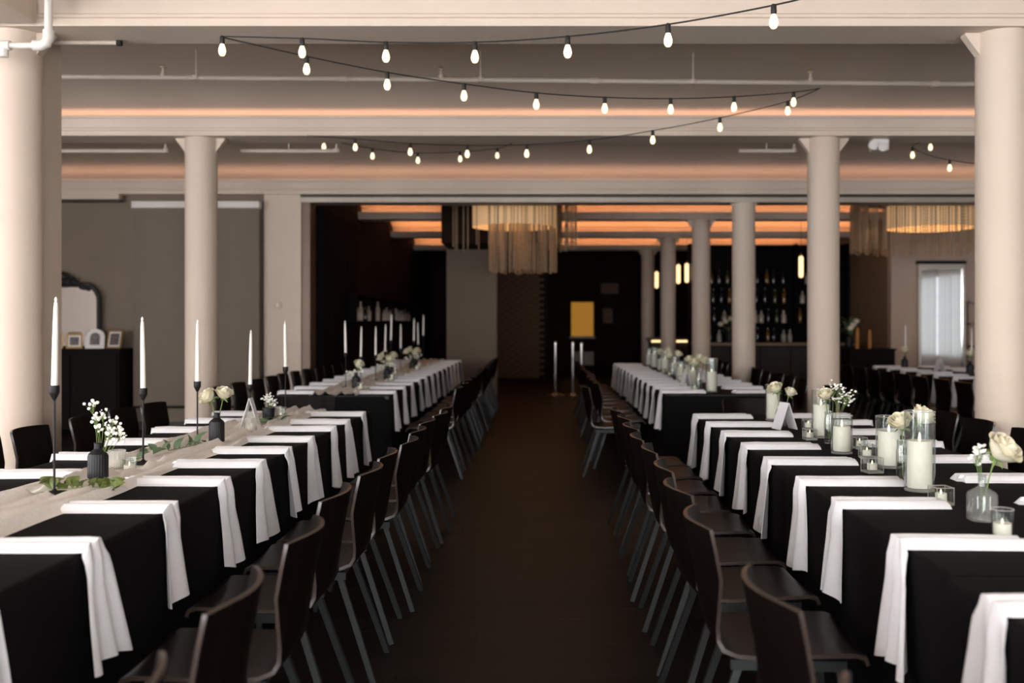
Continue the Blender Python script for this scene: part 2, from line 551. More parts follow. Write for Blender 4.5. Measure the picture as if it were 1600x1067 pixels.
# left wall with windows near the camera
lw = MB()
LWH = [(-2.6, 0.2), (1.0, 4.2)]
yy = YB
for a, b in LWH:
    lw.bb(XL - 0.2, XL, yy, a, 0, HB + 0.7)
    lw.bb(XL - 0.2, XL, a, b, 0, 0.15); lw.bb(XL - 0.2, XL, a, b, 3.08, HB + 0.7)
    yy = b
lw.bb(XL - 0.2, XL, yy, 13.2, 0, HB + 0.7)
struct(lw.build('wall_left', 'paint', None, 0))
for i, (a, b) in enumerate(LWH):
    window('window_%d' % (i + 6), XL - 0.12, (a + b) / 2, b - a, 0.15, 3.08, 'x+')
# right wall: one curtained window that the far mirror looks at
rw = MB()
RWH = [(10.6, 13.4)]
yy = YB
for a, b in RWH:
    rw.bb(XR, XR + 0.2, yy, a, 0, HB + 0.7)
    rw.bb(XR, XR + 0.2, a, b, 0, 0.6); rw.bb(XR, XR + 0.2, a, b, 2.5, HB + 0.7)
    yy = b
rw.bb(XR, XR + 0.2, yy, YF, 0, HB + 0.7)
struct(rw.build('wall_right', 'beige', None, 0))
M['day2'] = emission('daylight behind sheers', (0.9, 0.95, 1.0), 1.1)
for i, (a, b) in enumerate(RWH):
    window('window_%d' % (i + 9), XR + 0.12, (a + b) / 2, b - a, 0.6, 2.5, 'x-', curtain=True, pane_m='day2')

# grey end wall left of the opening, pilaster, jamb, header
gw = struct(MB().bb(XL, -3.62, 13.0, 13.25, 0, 3.2).build('wall_front_left', 'grey', smooth=0))
struct(MB().bb(XL, -3.62, 12.97, 13.0, 0, 0.10).build('baseboard_left', 'track', smooth=0))
struct(MB().bb(-3.62, -3.14, 12.93, 13.25, 0, 3.2).build('wall_pilaster', 'paint', smooth=0))
struct(MB().bb(-3.14, -3.03, 12.96, 13.3, 0, 3.0).build('trim_21', 'trim', smooth=0))
struct(MB().bb(-3.14, XR, 12.90, 13.20, 3.018, 3.05).build('trim_22', 'track', smooth=0))
struct(MB().bb(-3.14, XR, 12.92, 13.30, 2.955, 3.018).build('trim_23', 'steel', smooth=0))
struct(MB().bb(-3.62, XR, 13.25, 13.28, 3.0, HB + 0.7).build('wall_header', 'soffit', smooth=0))
# light switch plate on the pilaster
sw = thing('light_switch', 'small round beige switch on the pilaster beside the opening', 'switch', (-3.44, 12.925, 1.62))
o = MB().lathe([(0.055, 0), (0.055, 0.012), (0.04, 0.02)], 20).build('plate', 'paint', sw); o.rotation_euler = (PI / 2, 0, 0)
o = MB().box((0, -0.024, 0), (0.02, 0.008, 0.035)).build('rocker', 'plastic', sw)

# dark back room
struct(MB().bb(-3.23, -3.03, 13.25, YF, 0, HB + 0.7).build('wall_back_room_left', 'darkwall', smooth=0))
for i in range(4):
    a = 13.4 + i * 0.62
    p = struct(MB().bb(-3.03, -2.955, a, a + 0.60, 0.01, 2.94).build('door_%d' % (i + 1), 'black_panel', None, 0))
    bevel(p, 0.006)
struct(MB().bb(-3.2, XR, YF - 0.2, YF, 0, HB + 0.7).build('wall_far', 'darkwall', smooth=0))
# tan return wall and beige wall with the mirror
struct(MB().bb(6.3, 6.5, 18.2, YF, 0, HB + 0.7).build('wall_return', 'tan', smooth=0))
struct(MB().bb(6.3, XR, 18.0, 18.2, 0, HB + 0.7).build('wall_back_room_right', 'beige', smooth=0))
# grey pier and dark dropped soffit behind the chandelier
struct(MB().bb(-1.67, -0.80, 17.3, 17.7, 0, 3.0).build('wall_pier', 'grey', smooth=0))
struct(MB().bb(-1.62, 0.30, 15.9, 17.75, 2.66, 3.7).build('ceiling_soffit', 'darkwall', smooth=0))

# brick pier: bricks are pieces
bw = struct(MB().bb(-1.2, 0.12, 24.22, 24.6, 0, 3.7).build('wall_brick', 'mortar', smooth=0))
bme = MB().box((0, 0, 0), (0.215, 0.03, 0.065)).mesh('brick', 'brick', 0)
rnd = random.Random(8)
nb = 0
z = 0.04
row = 0
while z < 3.3 and nb < 300:
    x = -1.2 + (0.11 if row % 2 else 0.0) + 0.11
    while x < 0.02:
        obj('brick', bme, bw, (x, 24.21 + rnd.uniform(-0.006, 0.006), z + 0.0325)); nb += 1
        x += 0.225
    z += 0.076; row += 1

# ------------------------------------------------------------------ columns
def column(x, y, label, top=HB, r=0.15, lugs=True):
    t = thing('column', label, 'column', (x, y, 0), 0, 'round cast columns')
    MB().lathe([(r + 0.035, 0), (r + 0.035, 0.05), (r + 0.01, 0.09), (r, 0.12), (r, top)], 40).build('shaft', 'paint', t)
    if lugs:
        for a in (0, PI):
            mb = MB()
            th = 0.035
            # triangular bracket under the beam
            pr = [(r - 0.05, top), (r + 0.085, top), (r + 0.085, top - 0.012), (r - 0.005, top - 0.135), (r - 0.05, top - 0.135)]
            vs = [(p, -th, z) for p, z in pr] + [(p, th, z) for p, z in pr]
            n = len(pr)
            fs = [(i, (i + 1) % n, n + (i + 1) % n, n + i) for i in range(n)] + [tuple(range(n)), tuple(range(n, 2 * n))]
            mb.add(vs, fs)
            b = mb.build('bracket', 'paint', t, 0)
            b.rotation_euler = (0, 0, a)
    return t
COLX = 2.70
column(-3.23, 6.10, 'pale round column with a white pipe across its head, beside a flat pilaster')
column(2.81, 6.10, 'pale round column behind the outer chairs of the table with the tall glass cylinders')
column(-3.285, 9.58, 'pale round column between the grey screen and the taper candle table')
column(2.70, 9.58, 'pale round column with a white box light beside its head')
column(2.64, 13.08, 'pale round column standing in the wide opening to the dark room', top=3.05)
column(2.63, 16.54, 'dim round column, first one inside the dark room', top=3.09)
column(2.52, 20.02, 'dim round column, second one inside the dark room, beside tube lamps', top=3.09)
column(2.48, 23.5, 'warm lit round column, farthest one inside the dark room', top=3.09)
# flat pilaster behind the near left column
struct(MB().bb(-3.5, -3.19, 6.34, 6.60, 0, HB + 0.3).build('wall_pilaster_side', 'paint', smooth=0))

# ------------------------------------------------------------------ pipes and ceiling fixtures
def hanger(mb, x, y, z, ztop):
    mb.tube([(x, y, z), (x, y, ztop)], 0.007, 6)
sp = thing('sprinkler_pipe', 'thin painted sprinkler pipe hung on rods below the ceiling vault', 'pipe', (0, 0, 0))
P0, P1 = Vector((-8.4, 7.80, 3.36)), Vector((9.4, 8.30, 3.335))
MB().tube([P0, P1], 0.021, 10).build('pipe', 'pipe', sp)
def on_pipe(x):
    return P0.lerp(P1, (x - P0.x) / (P1.x - P0.x))
for x in (-2.77, -0.5, 1.22, 4.0):
    p = on_pipe(x)
    mb = MB(); hanger(mb, p.x, p.y, p.z, 3.62); mb.build('hanger_rod', 'pipe', sp)
    MB().lathe([(0.03, -0.018), (0.03, 0.018)], 12, p).build('clamp', 'pipe', sp)
for x in (-3.03, -0.82, 2.18):
    p = on_pipe(x)
    h = MB().lathe([(0.022, 0), (0.022, 0.035), (0.012, 0.04), (0.012, 0.075), (0.026, 0.078), (0.026, 0.086)], 12, p).build('sprinkler_head', 'pipe', sp)
    MB().lathe([(0.02, 0), (0.02, 0.006)], 10, p + Vector((0, 0, 0.098))).build('deflector', 'brass', h)
for x in (0.42, -1.6, 3.2):
    p = on_pipe(x)
    o = MB().tube([p - Vector((0.03, 0, 0)), p + Vector((0.03, 0, 0))], 0.029, 12).build('coupling', 'pipe', sp)
# white elbow pipe at the head of the near left column
ep = thing('elbow_pipe', 'white pipe dropping from the ceiling and turning past the column head', 'pipe', (0, 0, 0))
px, py, pz = -2.78, 5.60, 2.955
MB().tube([(px, py, 3.42), (px, py, pz + 0.05)], 0.0215, 14).build('riser', 'pipewhite', ep)
MB().tube([(px, py, pz + 0.085), (px, py, pz + 0.045), (px - 0.012, py, pz + 0.012), (px - 0.045, py, pz), (px - 0.085, py, pz)], 0.030, 14).build('elbow', 'pipewhite', ep)
MB().tube([(px - 0.04, py, pz), (-3.6, py, pz)], 0.0175, 14).build('arm', 'pipewhite', ep)
MB().tube([(-3.06, py, pz), (-2.995, py, pz)], 0.028, 14).tube([(-3.03, py, pz), (-3.03, py, pz - 0.065)], 0.024, 14).build('tee', 'pipewhite', ep)
# conduits below the second beam
for (x0, x1, yv, zv, lab) in ((-6.6, -3.75, 9.90, 3.10, 'pale conduit stub running past the left column head'), (-3.0, -2.05, 9.90, 3.10, 'short pale conduit between the left column and the strings of bulbs'), (1.95, 2.5, 9.90, 3.10, 'short pale conduit beside the right column head')):
    c = thing('conduit', lab, 'pipe', (0, 0, 0))
    MB().tube([(x0, yv, zv), (x1, yv, zv)], 0.02, 10).build('pipe', 'pipe', c)
    MB().lathe([(0.032, -0.02), (0.032, 0.02), (0.012, 0.03), (0.012, 0.07)], 12, (x1, yv, zv)).build('end_fitting', 'pipe', c)
    mb = MB(); hanger(mb, (x0 + x1) / 2, yv, zv, 3.34); mb.build('hanger_rod', 'pipe', c)
c = thing('conduit', 'short pale conduit under the first beam by the elbow pipe', 'pipe', (0, 0, 0))
MB().tube([(-3.15, 6.22, 3.144), (-2.66, 6.22, 3.144)], 0.014, 10).build('pipe', 'pipe', c)
MB().box((-2.645, 6.22, 3.142), (0.03, 0.03, 0.03)).build('end_fitting', 'matblack', c)
# twin-head emergency light under the second beam
el = thing('emergency_light', 'white box light with two small heads under the beam beside the column', 'light', (3.22, 9.62, 3.16))
b = MB().box((0.03, 0, -0.055), (0.16, 0.12, 0.11)).build('housing', 'plastic', el); bevel(b, 0.01)
for sx in (-0.06, 0.03):
    h = MB().lathe([(0.02, -0.03), (0.042, 0.0), (0.045, 0.04), (0.03, 0.042)], 16).build('lamp_head', 'plastic', el)
    h.location = (sx, -0.07, -0.07 if sx < 0 else -0.085); h.rotation_euler = (PI / 2, 0, 0)

# ------------------------------------------------------------------ string lights
bulb_me = MB().lathe([(0.010, 0.0), (0.012, -0.006), (0.0165, -0.018), (0.021, -0.034), (0.022, -0.046), (0.0185, -0.060), (0.011, -0.070), (0.0, -0.073)], 16).mesh('bulb', 'bulb')
sock_me = MB().lathe([(0.0, 0.046), (0.010, 0.044), (0.0135, 0.036), (0.0145, 0.006), (0.0125, 0.0), (0.0125, -0.004)], 14).mesh('socket', 'rubber')
def string_light(label, pts, bulbs):
    """pts: cable path; bulbs: fractions along the path"""
    t = thing('string_light', label, 'string light', (0, 0, 0), 0, 'strings of bulbs under the ceiling')
    P = [Vector(p) for p in pts]
    # catmull-rom
    Q = []
    for i in range(len(P) - 1):
        p0 = P[max(i - 1, 0)]; p1 = P[i]; p2 = P[i + 1]; p3 = P[min(i + 2, len(P) - 1)]
        for k in range(6):
            u = k / 6
            Q.append(0.5 * ((2 * p1) + (p2 - p0) * u + (2 * p0 - 5 * p1 + 4 * p2 - p3) * u * u + (3 * p1 - p0 - 3 * p2 + p3) * u ** 3))
    Q.append(P[-1])
    MB().tube(Q, 0.0042, 6).build('cable', 'rubber', t)
    for b in bulbs:
        b = Vector(b)
        s = obj('socket', sock_me, t, b + Vector((0, 0, -0.040)))
        obj('bulb', bulb_me, s)
    return t
# helper: a point seen in the direction of image point (px, py) at forward distance d
def at(px, py, d):
    return Vector(((px - 848) * d / 1556, d, EYE + (503 - py) * d / 1556))
def strand(label, data, extra0=None, extra1=None):
    pts = [at(*q) for q in data]
    path = ([Vector(extra0)] if extra0 else []) + pts + ([Vector(extra1)] if extra1 else [])
    string_light(label, path, pts)
strand('string of bulbs under the first beam rising toward the ceiling behind',
       [(347, 57, 5.86), (472, 60, 5.70), (603, 66, 5.52), (742, 66, 5.34), (887, 57, 5.14), (1044, 38, 4.92), (1209, 8, 4.70)], None, at(1330, -22, 4.5))
strand('string of bulbs crossing from the first beam to the bracket on the sprinkler pipe',
       [(347, 58, 5.87), (479, 88, 6.05), (605, 113, 6.24), (725, 131, 6.45), (838, 145, 6.65), (945, 152, 6.88), (1048, 154, 7.12), (1147, 151, 7.4), (1240, 144, 7.75)], None, at(1281, 138, 7.98))
strand('string of bulbs crossing from the sprinkler pipe bracket to the second beam',
       [(1231, 158, 7.9), (1125, 184, 8.05), (1020, 204, 8.2), (921, 219, 8.4), (823, 226, 8.6), (730, 227, 8.85), (641, 224, 9.05), (555, 217, 9.25)], at(1281, 138, 7.98), at(480, 212, 9.34))
strand('short string of bulbs hanging behind the second beam',
       [(506, 217, 10.0), (582, 232, 10.25), (653, 239, 10.5), (719, 237, 10.8), (777, 232, 11.0)], at(470, 208, 9.9), at(800, 224, 11.15))
strand('short string of bulbs beyond the box light on the right',
       [(1454, 218, 10.0), (1426, 230, 9.9), (1484, 250, 9.75)], at(1480, 205, 10.2), at(1640, 268, 9.4))

# ================================================================== CHAIRS
def chair_meshes():
    prof = [(0.215, 0.418, 0.200), (0.208, 0.436, 0.204), (0.185, 0.444, 0.208), (0.10, 0.443, 0.214), (0.0, 0.438, 0.216), (-0.09, 0.434, 0.214),
            (-0.15, 0.437, 0.208), (-0.19, 0.452, 0.202), (-0.213, 0.480, 0.198), (-0.226, 0.52, 0.196), (-0.238, 0.58, 0.197),
            (-0.252, 0.66, 0.201), (-0.266, 0.735, 0.206), (-0.278, 0.795, 0.209), (-0.281, 0.812, 0.206)]
    nv = 12
    bm = bmesh.new()
    grid = []
    for k, (y, z, wd) in enumerate(prof):
        back = max(0.0, min(1.0, (z - 0.45) / 0.2)) if k > 5 else 0.0
        seat = 1 - back
        rowv = []
        for i in range(nv + 1):
            u = -1 + 2 * i / nv
            yy = y + back * 0.055 * u * u
            zz = z + seat * (0.008 * u * u) - (0.005 * abs(u) ** 6 if k >= len(prof) - 2 else 0)
            rowv.append(bm.verts.new((u * wd, yy, zz)))
        grid.append(rowv)
    for k in range(len(prof) - 1):
        for i in range(nv):
            bm.faces.new((grid[k][i], grid[k][i + 1], grid[k + 1][i + 1], grid[k + 1][i]))
    bmesh.ops.recalc_face_normals(bm, faces=bm.faces)
    n0 = len(bm.faces)
    r = bmesh.ops.solidify(bm, geom=bm.faces[:], thickness=0.012)
    for f in bm.faces:
        # rim faces are long and thin
        e = sorted(x.calc_length() for x in f.edges)
        f.material_index = 1 if (e[0] < 0.0135 and abs(e[0] - e[1]) < 0.003 and any(len(x.link_faces) == 2 and x.calc_face_angle(0) > 1.0 for x in f.edges)) else 0
    bmesh.ops.recalc_face_normals(bm, faces=bm.faces)
    me = bpy.data.meshes.new('shell'); bm.to_mesh(me); bm.free()
    me.materials.append(M['shell']); me.materials.append(M['shelledge'])
    me.shade_smooth(); me.set_sharp_from_angle(angle=R(50))
    legs = []
    for sx in (-1, 1):
        legs.append(MB().tube([(sx * 0.150, 0.150, 0.412), (sx * 0.185, 0.195, 0)], 0.0155, 4, square=True).mesh('leg', 'legmetal', 0))
        legs.append(MB().tube([(sx * 0.150, -0.135, 0.412), (sx * 0.190, -0.275, 0)], 0.0155, 4, square=True).mesh('leg', 'legmetal', 0))
    fr = MB()
    for sx in (-1, 1):
        fr.box((sx * 0.152, 0.005, 0.412), (0.022, 0.33, 0.03))
    fr.box((0, 0.15, 0.412), (0.30, 0.022, 0.028)).box((0, -0.135, 0.412), (0.30, 0.022, 0.028))
    frame = fr.mesh('seat_frame', 'legmetal', 0)
    sc = MB()
    for sx in (-1, 1):
        sc.ball((sx * 0.165, 0.06, 0.408), 0.007, 8, 5)
    screws = [MB().ball((sx * 0.165, yy, 0.408), 0.0075, 8, 5).mesh('screw', 'screw') for sx in (-1, 1) for yy in (0.07,)]
    return me, legs, frame, screws
CH = chair_meshes()
def make_chair(loc, rz, label, group):
    t = thing('side_chair', label, 'chair', loc, rz, group)
    obj('shell', CH[0], t)
    for l in CH[1]: obj('leg', l, t)
    obj('seat_frame', CH[2], t)
    for s in CH[3]: obj('screw', s, t)
    return t
chair0 = None
crnd = random.Random(3)
def chair(x, y, rz, label, group, jit=1.0):
    global chair0
    loc = (x + jit * crnd.uniform(-0.02, 0.02), y + jit * crnd.uniform(-0.015, 0.015), 0)
    rz += jit * crnd.uniform(-0.06, 0.06)
    if chair0 is None:
        chair0 = make_chair(loc, rz, label, group)
        return chair0
    return dup(chair0, loc, rz, label, group)

# ================================================================== TABLES, CLOTHS
def cloth_mesh(W, L, H, drop, seed, amp=0.012, endamp=0.003):
    """draped cloth centred on the table: W along x, L along y"""
    r = random.Random(seed)
    rad = 0.02
    pts = []    # perimeter (x, y, nx, ny, s)
    def seg(ax, ay, bx, by, nx, ny, n, kind):
        for i in range(n):
            u = i / n
            pts.append((ax + (bx - ax) * u, ay + (by - ay) * u, nx, ny, kind, u))
    w, l = W / 2, L / 2
    nl = int(L / 0.035); nw = int(W / 0.05)
    seg(w, -l, w, l, 1, 0, nl, 1)
    seg(w, l, -w, l, 0, 1, nw, 0)
    seg(-w, l, -w, -l, -1, 0, nl, 1)
    seg(-w, -l, w, -l, 0, -1, nw, 0)
    n = len(pts)
    ph = [r.uniform(0, 6.28) for _ in range(4)]
    rows = [(0.0, -0.015), (0.0, 0.0), (0.004, 0.006), (0.02, 0.009), (0.10, 0.010), (0.25, 0.012), (0.45, 0.014), (drop, 0.016)]
    mb = MB()
    vs = []
    for dz, out in rows:
        for i, (x, y, nx, ny, kd, u) in enumerate(pts):
            f = max(0, dz / drop)
            s = x * 1.3 + y
            wv = (math.sin(s * 7.3 + ph[0]) * 0.5 + math.sin(s * 13.1 + ph[1]) * 0.35 + noise.noise((s * 3, seed, kd)) * 0.9)
            # corner flare of the hanging corner
            cf = 0.0
            a = amp if kd else endamp
            off = out + f ** 0.8 * a * (wv + 1.0)
            if dz == 0 and out < 0: off = out
            zz = H - dz - (0 if dz > 0.001 else 0) + (0.0 if dz else 0.0)
            vs.append((x + nx * off, y + ny * off, zz))
    fs = []
    for k in range(len(rows) - 1):
        for i in range(n):
            j = (i + 1) % n
            fs.append((k * n + i, k * n + j, (k + 1) * n + j, (k + 1) * n + i))
    fs.append(tuple(range(n)))
    return mb.add(vs, fs).mesh('tablecloth', 'cloth', 50)

TH = 0.752     # cloth top
def table(cx, y0, y1, W, rz, label, clabel, seed, group, H=TH):
    L = y1 - y0
    cy = (y0 + y1) / 2
    t = thing('banquet_table', label, 'table', (cx, cy, 0), rz, group)
    MB().bb(-W / 2 + 0.004, W / 2 - 0.004, -L / 2 + 0.004, L / 2 - 0.004, H - 0.034, H - 0.004).build('tabletop', 'legmetal', t, 0)
    for sx in (-1, 1):
        for sy in (-1, 1):
            MB().tube([(sx * (W / 2 - 0.12), sy * (L / 2 - 0.2), H - 0.03), (sx * (W / 2 - 0.12), sy * (L / 2 - 0.2), 0)], 0.016, 10).build('leg', 'legmetal', t)
    c = obj('tablecloth', cloth_mesh(W, L - 0.022, H, H - 0.02, seed), None, (cx, cy, 0), rz)
    tag(c, clabel, 'tablecloth', 'black tablecloths')
    return c

# ---------------------------------------------------------------- napkins
def napkin_mesh(seed):
    r = random.Random(seed)
    Lon = 0.355 + r.uniform(-0.02, 0.02); drop = 0.308 + r.uniform(-0.015, 0.012)
    w0 = 0.125 + r.uniform(-0.01, 0.01); w1 = r.uniform(0.17, 0.27); skew = r.uniform(-0.05, 0.03)
    nv = 24
    ph = r.uniform(0, 6.28); nf = r.choice((1.0, 1.4, 1.8)); asym = r.uniform(-0.2, 0.2)
    inner_taper = r.uniform(0.85, 1.0)
    us = [0, 0.012, 0.06, 0.14, 0.22, 0.29, Lon - 0.02, Lon - 0.006, Lon + 0.004, Lon + 0.016, Lon + 0.04] + [Lon + 0.016 + drop * q for q in (0.18, 0.3, 0.42, 0.55, 0.68, 0.8, 0.9, 0.97, 1.0)]
    rings = []
    for ui, u in enumerate(us):
        f = max(0.0, (u - Lon) / drop)
        t = min(1.0, u / Lon)
        ease = f ** 0.75
        wd = w0 * (inner_taper + (1 - inner_taper) * t) * (1 - ease) + w1 * ease if f > 0 else w0 * (inner_taper + (1 - inner_taper) * t)
        top = []; bot = []
        stag = [0.0] * (nv + 1)
        for i in range(nv + 1):
            v = -1 + 2 * i / nv
            # rolls lying on the table: two or three soft folds
            lob = abs(math.sin(PI * (v + 1 + asym) * 0.95)) ** 0.7
            edge = (1 - abs(v) ** 5)
            h = (0.008 + 0.022 * lob) * (0.25 + 0.75 * edge)
            wob = 0.003 * noise.noise((v * 2, u * 9, seed * 1.7))
            x = v * wd / 2 + skew * ease + 0.004 * noise.noise((u * 8, seed, 0.3))
            if f <= 0:
                endp = -0.012 * (1 if v < asym * 2 else 0) if ui < 2 else 0
                yy = -Lon + u + endp * 1.6
                hh = h * (0.55 if ui == 0 else 1.0)
                top.append((x, yy, hh + wob)); bot.append((x, yy, 0.0008))
            else:
                fold = 0.5 + 0.5 * math.sin(PI * nf * v * 1.3 + ph)
                amp = 0.012 + 0.030 * f
                hang = 0.014 + amp * fold + 0.012 * f
                g = min(1.0, (u - Lon) / 0.016)
                hemz = 0.010 * math.sin(v * 3 + ph) * f * f
                z = -(u - Lon - 0.016 * 0.4) * (1 if f > 0 else 0) + hemz
                z = min(z, 0.010 * (1 - g))
                bend = h * (1 - min(1, f * 3))
                yo = hang * min(1, 0.45 + f * 4) + bend * 0.6
                thick = 0.0035 + 0.008 * (1 - f) * (1 - min(1, f * 4))
                top.append((x, yo, z + bend * max(0, 1 - f * 6))); bot.append((x, max(0.0125, yo - thick), z))
        rings.append(top + bot[::-1])
    n = len(rings[0])
    vs = [p for rg in rings for p in rg]
    fs = []
    for k in range(len(rings) - 1):
        for i in range(n):
            j = (i + 1) % n
            fs.append((k * n + i, k * n + j, (k + 1) * n + j, (k + 1) * n + i))
    fs.append(tuple(range(n))); b = (len(rings) - 1) * n
    fs.append(tuple(b + i for i in reversed(range(n))))
    return MB().add(vs, fs).mesh('napkin', 'napkin', 55)
NAP = [napkin_mesh(i) for i in range(9)]
nrnd = random.Random(11)
ncount = 0
def napkin(x, y, rz, label, group):
    global ncount
    o = obj('napkin', NAP[ncount % len(NAP)], None, (x, y, TH + 0.0006), rz + nrnd.uniform(-0.05, 0.05))
    ncount += 1
    return tag(o, label, 'napkin', group)

# rows: the near left table (taper candles), near right (glass cylinders), far left, far right, side room
ROT_L = -0.0125
def lx(y):   # aisle edge of near left tables
    return -1.300 + (y - 2.8) * 0.0115
W = 1.0
def ltab(y0, y1, *a):
    yc = (y0 + y1) / 2
    table(lx(yc) - W / 2, y0, y1, W, -0.0115, *a)
ltab(-0.15, 2.36, 'folding banquet table under the black cloth, first of the taper candle row', 'black cloth over the end of the taper candle table farthest from the grey screen', 1, 'banquet tables in the taper candle row')
ltab(2.36, 4.78, 'folding banquet table under the black cloth with green sprigs and a white blossom vase', 'black cloth under the green sprigs, white blossoms and ribbed black vase', 2, 'banquet tables in the taper candle row')
ltab(4.78, 7.26, 'folding banquet table under the black cloth with the black vase of two cream roses', 'black cloth under the black vase of two cream roses and the white tent card', 3, 'banquet tables in the taper candle row')
RX = 1.047
def rtab(y0, y1, *a, dx=0.0):
    table(RX + dx + W / 2, y0, y1, W, 0, *a)
rtab(0.10, 2.53, 'folding banquet table under the black cloth at the bare end of the glass cylinder row', 'black cloth at the bare end of the glass cylinder row', 4, 'banquet tables in the glass cylinder row', dx=-0.02)
rtab(2.53, 4.74, 'folding banquet table under the black cloth with the tallest glass cylinder', 'black cloth under the tallest glass cylinder and the square bud bottle', 5, 'banquet tables in the glass cylinder row')
rtab(4.74, 7.00, 'folding banquet table under the black cloth with the white tent card and cut glass vase', 'black cloth under the white tent card and the cut glass vase', 6, 'banquet tables in the glass cylinder row', dx=0.008)
FLX = -1.355
for i, (a, b) in enumerate(((8.78, 11.4), (11.4, 14.0), (14.0, 16.7))):
    nm = ('nearest the head chair', 'in the middle', 'nearest the grey pier')[i]
    table(FLX - W / 2, a, b, W, 0, 'folding table under black cloth in the second taper candle row, ' + nm, 'black cloth in the second taper candle row, ' + nm, 10 + i, 'banquet tables in the second taper row')
FRX = 1.095
for i, (a, b) in enumerate(((8.88, 11.0), (11.0, 13.1), (13.1, 15.25))):
    nm = ('nearest the head chair', 'in the middle', 'nearest the stanchions')[i]
    table(FRX + W / 2, a, b, W, 0, 'folding table under black cloth in the second glass cylinder row, ' + nm, 'black cloth in the second glass cylinder row, ' + nm, 20 + i, 'banquet tables in the second cylinder row')
SX = 4.72
for i, (a, b) in enumerate(((9.4, 11.9), (11.9, 14.4))):
    nm = ('behind the pale column', 'nearest the tall mirror')[i]
    table(SX + W / 2, a, b, W, 0, 'folding table under black cloth in the side row, ' + nm, 'black cloth in the side row, ' + nm, 30 + i, 'banquet tables in the side row')

# napkin and chair rows
A, B = -PI / 2, PI / 2      # hang towards +x / -x
ORD = ['first', 'second', 'third', 'fourth', 'fifth', 'sixth', 'seventh', 'eighth', 'ninth', 'tenth', 'eleventh', 'twelfth', 'thirteenth', 'fourteenth', 'fifteenth']
def nap_row(ys, xf, rot, start, where, group):
    """ys ordered from the landmark named in start"""
    for k, y in enumerate(ys):
        napkin(xf(y), y, rot, '%s white napkin from the %s, %s' % (ORD[k], start, where), group)
def chair_row(ys, xf, rot, start, where, group):
    for k, y in enumerate(ys):
        chair(xf(y), y, rot, '%s dark chair from the %s, %s' % (ORD[k], start, where), group)
down = lambda l: sorted(l, reverse=True)
HC = 'head chair'
nap_row(down([1.75, 2.28, 2.84, 3.42, 3.97, 4.47, 4.93, 5.40, 5.93, 6.34, 6.87]), lx, A, HC, 'aisle edge of the near taper candle table', 'napkins on the aisle edge of the taper candle table')
nap_row(down((3.0, 3.58, 4.16, 4.72, 5.28, 5.86, 6.4, 6.9)), lambda y: lx(y) - W, B, HC, 'grey wall edge of the near taper candle table', 'napkins on the outer edge of the taper candle table')
nap_row(down([1.70, 2.24, 2.88, 3.50, 3.98, 4.56, 5.10, 5.66, 6.18, 6.70]), lambda y: RX - (0.02 if y < 2.5 else 0), B, HC, 'aisle edge of the near glass cylinder table', 'napkins on the aisle edge of the cylinder table')
nap_row(down((2.9, 3.5, 4.05, 4.62, 5.2, 5.75, 6.3, 6.75)), lambda y: RX + W, A, HC, 'outer edge of the near glass cylinder table', 'napkins on the outer edge of the cylinder table')
yf = [9.0 + k * 0.60 for k in range(13)]
nap_row(yf, lambda y: FLX, A, HC, 'aisle edge of the far taper candle table', 'napkins on the far taper table, aisle side')
nap_row(yf, lambda y: FLX - W, B, HC, 'outer edge of the far taper candle table', 'napkins on the far taper table, outer side')
yf = [9.08 + k * 0.53 for k in range(12)]
nap_row(yf, lambda y: FRX, B, HC, 'aisle edge of the far glass cylinder table', 'napkins on the far cylinder table, aisle side')
nap_row(yf, lambda y: FRX + W, A, HC, 'outer edge of the far glass cylinder table', 'napkins on the far cylinder table, outer side')
yf = down([9.7 + k * 0.55 for k in range(9)])
nap_row(yf, lambda y: SX, B, 'mirror end', 'column side of the side table', 'napkins on the side table, column side')
nap_row(yf[:6], lambda y: SX + W, A, 'mirror end', 'wall side of the side table', 'napkins on the side table, mirror side')

chair_row(down((1.05, 1.58, 2.20, 2.86, 3.47, 4.02, 4.50, 5.00, 5.48, 5.98, 6.48, 6.95)), lambda y: lx(y) + 0.355 + (0.04 if y < 3 else 0), B, HC, 'aisle side of the near taper candle table', 'chairs on the aisle side of the taper candle table')
chair_row(down((4.55, 5.02, 5.55, 6.18, 6.72, 7.2)), lambda y: lx(y) - W - 0.36, A, HC, 'grey wall side of the near taper candle table', 'chairs on the outer side of the taper candle table')
chair_row(down((1.50, 2.25, 3.02, 3.60, 4.12, 4.66, 5.17, 5.70, 6.22, 6.74)), lambda y: RX - 0.318, A, HC, 'aisle side of the near glass cylinder table', 'chairs on the aisle side of the cylinder table')
chair_row(down((3.85, 4.38, 4.90, 5.42, 5.96, 6.5)), lambda y: RX + W + 0.36, B, HC, 'outer side of the near glass cylinder table', 'chairs on the outer side of the cylinder table')
chair(-1.84, 7.62, PI, 'dark chair at the head of the near taper candle table, back to the far table', None)
chair(1.58, 7.36, PI, 'dark chair at the head of the near glass cylinder table, back to the far table', None)
yf = [9.05 + k * 0.565 for k in range(14)]
chair_row(yf, lambda y: FLX + 0.36, B, HC, 'aisle side of the far taper candle table', 'chairs at the far taper table, aisle side')
chair_row(yf, lambda y: FLX - W - 0.36, A, HC, 'outer side of the far taper candle table', 'chairs at the far taper table, outer side')
yf = [9.15 + k * 0.53 for k in range(12)]
chair_row(yf, lambda y: FRX - 0.33 - (0.14 if y < 9.3 else 0), A, HC, 'aisle side of the far glass cylinder table', 'chairs at the far cylinder table, aisle side')
chair_row(yf, lambda y: FRX + W + 0.36, B, HC, 'outer side of the far glass cylinder table', 'chairs at the far cylinder table, outer side')
yf = down([9.3 + k * 0.53 for k in range(10)])
chair_row(yf, lambda y: SX - 0.36, A, 'mirror end', 'column side of the side table', 'chairs at the side table, column side')
